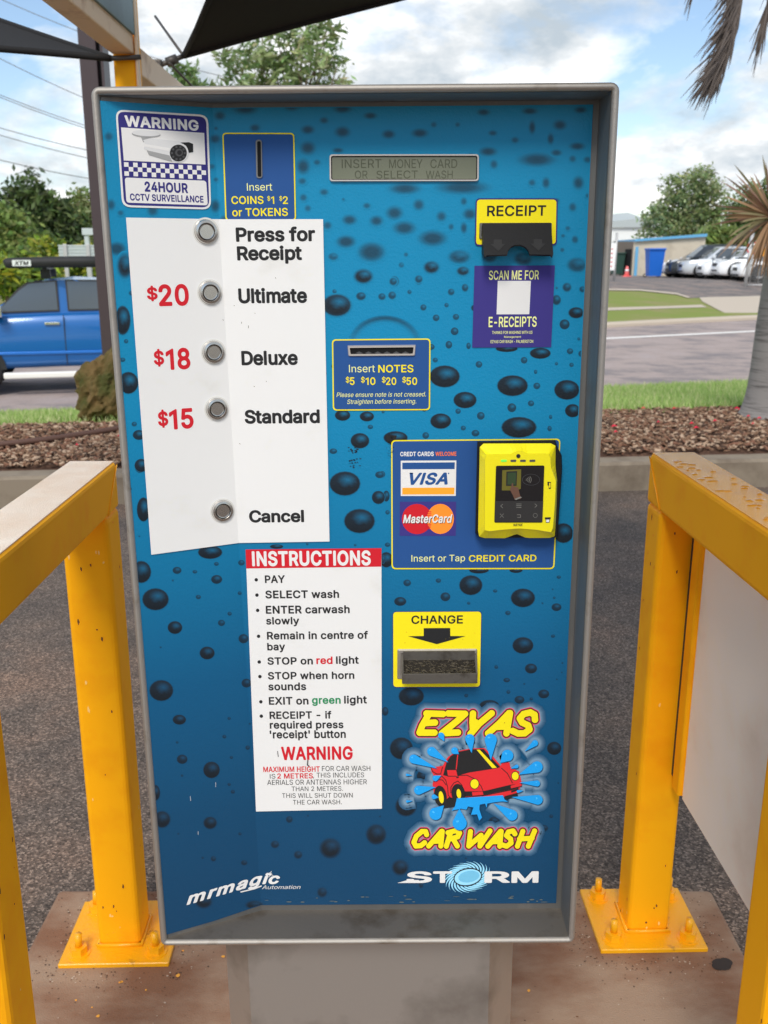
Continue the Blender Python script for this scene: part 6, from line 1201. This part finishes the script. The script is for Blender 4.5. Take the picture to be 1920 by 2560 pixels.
ut = vehicle('blue_ute', 'bright blue dual cab ute with a rolled awning on its roof rack', 'ute', (p.x - 2.25 * math.cos(UR) - .9 * math.sin(UR), 14.5 - 2.25 * math.sin(UR) + .9 * math.cos(UR), -.45), UR, BLUEP, UTE)
for s_ in (-1, 1): D = MB(); D.box(1.35, 3.6, s_ * 1.0 - .06, s_ * 1.0 + .06, .27, .36, mat('white_side_step', S(226, 224, 218), .4), .02); D.build('side_step', ut)
D = MB()
for x in (2.05, 3.10):
    D.box(x - .035, x + .035, -.78, .78, 1.85, 1.89, BLKTRIM, .01)
    for s_ in (-1, 1): D.box(x - .07, x + .07, s_ * .66 - .05, s_ * .66 + .05, 1.73, 1.87, BLKTRIM, .01)
rk_ = D.build('roof_rack', ut)
D = MB(); AWN = mat('awning_bag', (.022, .022, .024), .6, var=.3, vscale=10, bump=.6, bscale=9)
D.tube([(1.50, -.87, 1.945), (1.54, -.87, 1.955), (1.9, -.87, 1.965), (2.6, -.87, 1.975), (3.5, -.87, 1.98)], [.055, .075, .08, .085, .08], AWN, 14); aw = D.build('awning', ut)
D = MB(); LBW = mat('awning_label', S(216, 220, 218), .5)
D.box(1.62, 1.88, -.958, -.953, 1.915, 2.0, LBW)
def flat_text(D, s, x0, x1, z0, z1, y, m, bold=.03, shear=0):
    vs, fs = glyphs(s, bold, shear); a0, a1 = min(v[0] for v in vs), max(v[0] for v in vs); ym = max(v[1] for v in vs); D.add([(x0 + (v[0] - a0) / (a1 - a0) * (x1 - x0), y, z0 + v[1] / ym * (z1 - z0)) for v in vs], fs, m)
flat_text(D, 'XTM', 1.65, 1.85, 1.93, 1.985, -.9595, BLACK, .05, .2); D.build('awning_label', aw)
D = MB(); D.box(1.2, 3.7, -.955, -.94, .62, .66, paintm('ute_highlight', S(40, 110, 200), .3), .006)  # paler strip paints the highlight along the door crease
for x in (1.30, 2.27, 3.40): D.box(x - .006, x + .006, -.937, -.928, .46, 1.2, BLKTRIM)
D.build('seams_and_highlight', ut)
D = MB(); D.tube([(.95, -.55, 1.5), (1.12, -.55, 1.52), (1.3, -.55, 1.56)], [.05, .085, .05], BLKTRIM, 10); D.tube([(1.15, -.9, 1.1), (1.12, -.6, 1.45)], .02, BLKTRIM, 6); D.build('snorkel_head', ut)
# ------------------------------------------------------------------ buildings and yard across the road
TAN = mat('tan_render', S(192, 182, 164), .9, var=.12, vscale=1.2, col2=S(164, 154, 136), c2scale=.9, c2lo=.5, c2hi=.75); BTRIM = mat('blue_fascia', S(96, 160, 200), .5); SHADEW = mat('shaded_tan_render', S(128, 116, 104), .9, var=.12, vscale=1)  # darker copy of the tan render paints the shaded side wall
tb = empty('low_building', z4(310, 1240, 62), 'low tan rendered building with a pale blue roof edge across the road', 'building'); o0 = tb.location
A, B = z4(310, 1240, 62), z4(1010, 1240, 60); C_ = z4(130, 1240, 67); h1, h2 = z4(310, 885, 62).z - A.z, z4(1010, 830, 60).z - B.z
D = MB(); back = Vector((2, 10, 0)); gz = .3
def wall(a, b_, ha, hb, m): D.add([(a.x - o0.x, a.y - o0.y, -gz), (b_.x - o0.x, b_.y - o0.y, -gz), (b_.x - o0.x, b_.y - o0.y, hb), (a.x - o0.x, a.y - o0.y, ha)], [[0, 1, 2, 3]], m)
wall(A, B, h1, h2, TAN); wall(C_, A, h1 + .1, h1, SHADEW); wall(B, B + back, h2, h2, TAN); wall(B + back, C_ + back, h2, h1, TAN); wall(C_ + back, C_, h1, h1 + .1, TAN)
D.build('walls', tb)
D = MB(); ov = Vector((0, -.25, 0)); rel_ = lambda v, z: (v.x - o0.x, v.y - o0.y, z)
D.add([rel_(A + ov, h1), rel_(B + ov, h2), rel_(B + ov, h2 + .17), rel_(A + ov, h1 + .15), rel_(A + back, h1 + .25), rel_(B + back, h2 + .3), rel_(C_ + ov, h1 + .05), rel_(C_ + ov, h1 + .16), rel_(C_ + back, h1 + .2)], [[0, 1, 2, 3], [3, 2, 5, 4], [6, 0, 3, 7], [7, 3, 4, 8]], BTRIM); D.build('roof', tb)
D = MB(); a, b_ = C_.lerp(A, .58), C_.lerp(A, .93); n_ = Vector((-.3, -.95, 0)) * .03
D.add([rel_(a + n_, -.2), rel_(b_ + n_, -.2), rel_(b_ + n_, h1 * .80), rel_(a + n_, h1 * .80)], [[0, 1, 2, 3]], HOLE); D.build('doorway', tb)
D = MB(); a = z4(345, 1240, 61.7); D.box(a.x - o0.x - .09, a.x - o0.x + .09, a.y - o0.y - .06, a.y - o0.y + .0, -.1, 1.9, BTRIM); D.build('downpipe', tb)
ws = empty('white_shed', z4(200, 1240, 92), 'white metal shed with a grey gable roof behind the tan building', 'building'); o1 = ws.location
D = MB(); xl, xr = z4(-500, 0, 92).x - o1.x, z4(640, 0, 92).x - o1.x; ez = z4(0, 745, 92).z - o1.z; rz_ = z4(0, 655, 92).z - o1.z; xm = z4(470, 0, 92).x - o1.x
D.box(xl, xr, 0, 14, -1, ez, mat('white_cladding', S(222, 224, 222), .6, var=.06, vscale=2)); D.build('walls', ws)
D = MB(); D.add([(xl - .3, -.3, ez), (xr, -.3, ez), (xm, 6, rz_ + .8), (xl - .3, 6, rz_ - .2), (xm, -.3, rz_), (xr, 14, ez)], [[0, 1, 4], [0, 4, 2, 3], [4, 1, 5, 2]], mat('grey_roof', S(170, 178, 178), .5)); D.build('roof', ws)
# wheelie bin
def wheelie(px, py, Yd, m, label, s_=1.0):
    p = atY(px, py, Yd); t = empty('wheelie_bin', (p.x, Yd, zt(p.x, Yd)), label, 'bin'); D = MB()
    lo, hi = [(-.24, -.25), (.24, -.25), (.24, .25), (-.24, .25)], [(-.31, -.36), (.31, -.36), (.31, .33), (-.31, .33)]
    D.add([(x * s_, y * s_, .08) for x, y in lo] + [(x * s_, y * s_, 1.05 * s_) for x, y in hi], [[3, 2, 1, 0]] + [[i, (i + 1) % 4, 4 + (i + 1) % 4, 4 + i] for i in range(4)], m); D.build('body', t)
    D = MB(); D.box(-.34 * s_, .34 * s_, -.42 * s_, .36 * s_, 1.05 * s_, 1.12 * s_, m, .03); D.build('lid', t)
    for sx_ in (-1, 1): T_, E = wheel_mb(.1, .06, sx_ * .27 * s_, .28 * s_, .1, sx_); T_.build('wheel', t)
wheelie(1633, 694, 56, mat('bin_blue', S(20, 96, 190), .5), 'bright blue wheelie bin in front of the tan wall beside the cars', 1.45)
wheelie(1541, 690, 64, mat('bin_green', S(46, 74, 66), .5), 'dark green wheelie bin by the doorway of the tan building', 1.3)
p = z4(262, 1238, 58); t = empty('traffic_cone', (p.x, 58, zt(p.x, 58)), 'small pinkish red traffic cone in front of the dark doorway', 'cone'); D = MB(); D.tube([(0, 0, .04), (0, 0, .62)], [.17, .06], mat('cone_red', S(236, 120, 118), .6), 14); D.box(-.24, .24, -.24, .24, 0, .05, MATS['cone_red'], .01); D.build('body', t); D = MB(); D.tube([(0, 0, .32), (0, 0, .43)], [.125, .105], WHT, 14); D.build('band', t)
# notice on a pole at the yard entrance
p = z4(125, 1290, 46); t = empty('notice_pole', (p.x, 46, zt(p.x, 46)), 'grey pole with a white and red notice at the left of the yard entrance', 'sign'); GALV = mat('galvanised_pipe', S(176, 176, 176), .5, .5)
D = MB(); zz = z4(125, 795, 46).z - zt(p.x, 46); D.tube([(.06, 0, -.2), (.06, 0, zz)], .06, GALV, 8); D.build('pole', t)
D = MB(); za, zb_ = z4(0, 900, 46).z - zt(p.x, 46), z4(0, 1168, 46).z - zt(p.x, 46); D.box(-.55, .04, -.05, -.02, zb_, za, WHT, .005); b1 = D.build('notice', t)
D = MB()
for k in range(5): D.box(-.44, -.08, -.056, -.051, zb_ + (za - zb_) * (.12 + k * .16), zb_ + (za - zb_) * (.17 + k * .16), mat('notice_red', S(206, 140, 140), .6))
D.build('notice_lines', b1)
# mesh gate with two signs
p0, p1 = z4(1435, 1280, 44), z4(1660, 1270, 43); t = empty('mesh_gate', (p0.x, 44, zt(p0.x, 44)), 'galvanised mesh gate with a white and a yellow sign, beside the palm trunk', 'gate'); zz = z4(0, 770, 44).z - zt(p0.x, 44); wd = p1.x - p0.x + 1.2; zs_ = z4(0, 880, 44).z - zt(p0.x, 44)
D = MB(); D.tube([(.0, 0, -.3), (.12, 0, zz)], .085, GALV, 10); D.build('post', t)
D = MB()
for z in (.12, zs_ * .5, zs_): D.tube([(.1, 0, z), (wd, 0, z)], .03, GALV, 8)
for k in range(5): D.tube([(.2 + k * (wd - .3) / 4, 0, .12), (.2 + k * (wd - .3) / 4, 0, zs_)], .024, GALV, 6)
D.build('frame', t)
D = MB()
for k in range(36): D.tube([(.15 + k * wd / 36, .01, .12), (.15 + k * wd / 36, .01, zs_)], .005, GALV, 3)
for k in range(30): D.tube([(.15, .012, .12 + k * zs_ / 31), (wd, .012, .12 + k * zs_ / 31)], .005, GALV, 3)
D.build('mesh', t)
sa, sb_ = z4(1465, 895, 44), z4(1540, 1000, 44); D = MB(); D.box(sa.x - p0.x, sb_.x - p0.x, -.05, -.035, sb_.z - t.location.z, sa.z - t.location.z, WHT, .004); ws_ = D.build('warning_sign', t)
D = MB(); cxs, czs = (sa.x + sb_.x) / 2 - p0.x, (sa.z + sb_.z) / 2 - t.location.z; n = 20; rr_ = .27
D.add([(cxs + rr_ * k * math.cos(2 * math.pi * i / n), -.053, czs + rr_ * k * math.sin(2 * math.pi * i / n)) for k in (1, .8) for i in range(n)], [[i, (i + 1) % n, n + (i + 1) % n, n + i] for i in range(n)], RED); D.box(cxs - .08, cxs + .08, -.056, -.052, czs - .15, czs + .13, DKGREY); D.build('symbol', ws_)
sa, sb_ = z4(1537, 895, 44), z4(1618, 1030, 44); D = MB(); D.box(sa.x - p0.x, sb_.x - p0.x, -.05, -.035, sb_.z - t.location.z, sa.z - t.location.z, VISAO, .004); ys_ = D.build('hazard_sign', t)
D = MB(); xa, xb, za, zb_ = sa.x - p0.x, sb_.x - p0.x, sa.z - t.location.z, sb_.z - t.location.z; m3 = lambda u, v: (xa + (xb - xa) * u, -.054, zb_ + (za - zb_) * v)
D.ngon([m3(.1, .45), (m3(.5, .95)), (m3(.9, .6)), (m3(.8, .5)), m3(.55, .75), m3(.25, .4)], BLACK); D.ngon([m3(.15, .25), m3(.8, .45), m3(.85, .35), m3(.2, .12)], BLACK); D.build('symbol', ys_)
# grey panel fence across the road, left
p = atY(190, 640, 25.5); t = empty('panel_fence', (p.x, 25.5, zt(p.x, 25.5)), 'short grey sheet metal panel fence on posts among the shrubs', 'fence'); SHEET = mat('grey_sheet', S(176, 184, 186), .5, var=.06)
zt1, zb1 = atY(0, 612, 25.5).z - t.location.z, atY(0, 652, 25.5).z - t.location.z; xl, xr = atY(147, 630, 25.5).x - p.x, atY(242, 630, 25.5).x - p.x; D = MB(); n = 10
for k in range(n):
    z0, z1 = zb1 + (zt1 - zb1) * k / n, zb1 + (zt1 - zb1) * (k + 1) / n; D.box(xl, xr, .0 - .02 * (k % 2), .03, z0, z1 - .003, SHEET)
D.build('sheet_panel', t)
for px in (165, 222): D = MB(); x = atY(px, 630, 25.5).x - p.x; D.box(x - .05, x + .05, -.08, -.02, -.3, zt1 + .02, GALV, .01); D.build('post', t)
p = atY(218, 600, 26.5); t = empty('carport_frame', (p.x, 26.5, zt(p.x, 26.5)), 'pale steel carport frame with a flat beam, behind the panel fence', 'carport'); zz = atY(0, 588, 26.5).z - t.location.z
D = MB(); D.box(-.06, .06, -.06, .06, -.3, zz, SHEET, .01); D.build('post', t); D = MB(); D.box(-.1, 3.2, -.1, .1, zz - .0, zz + .18, SHEET, .01); D.build('beam', t)
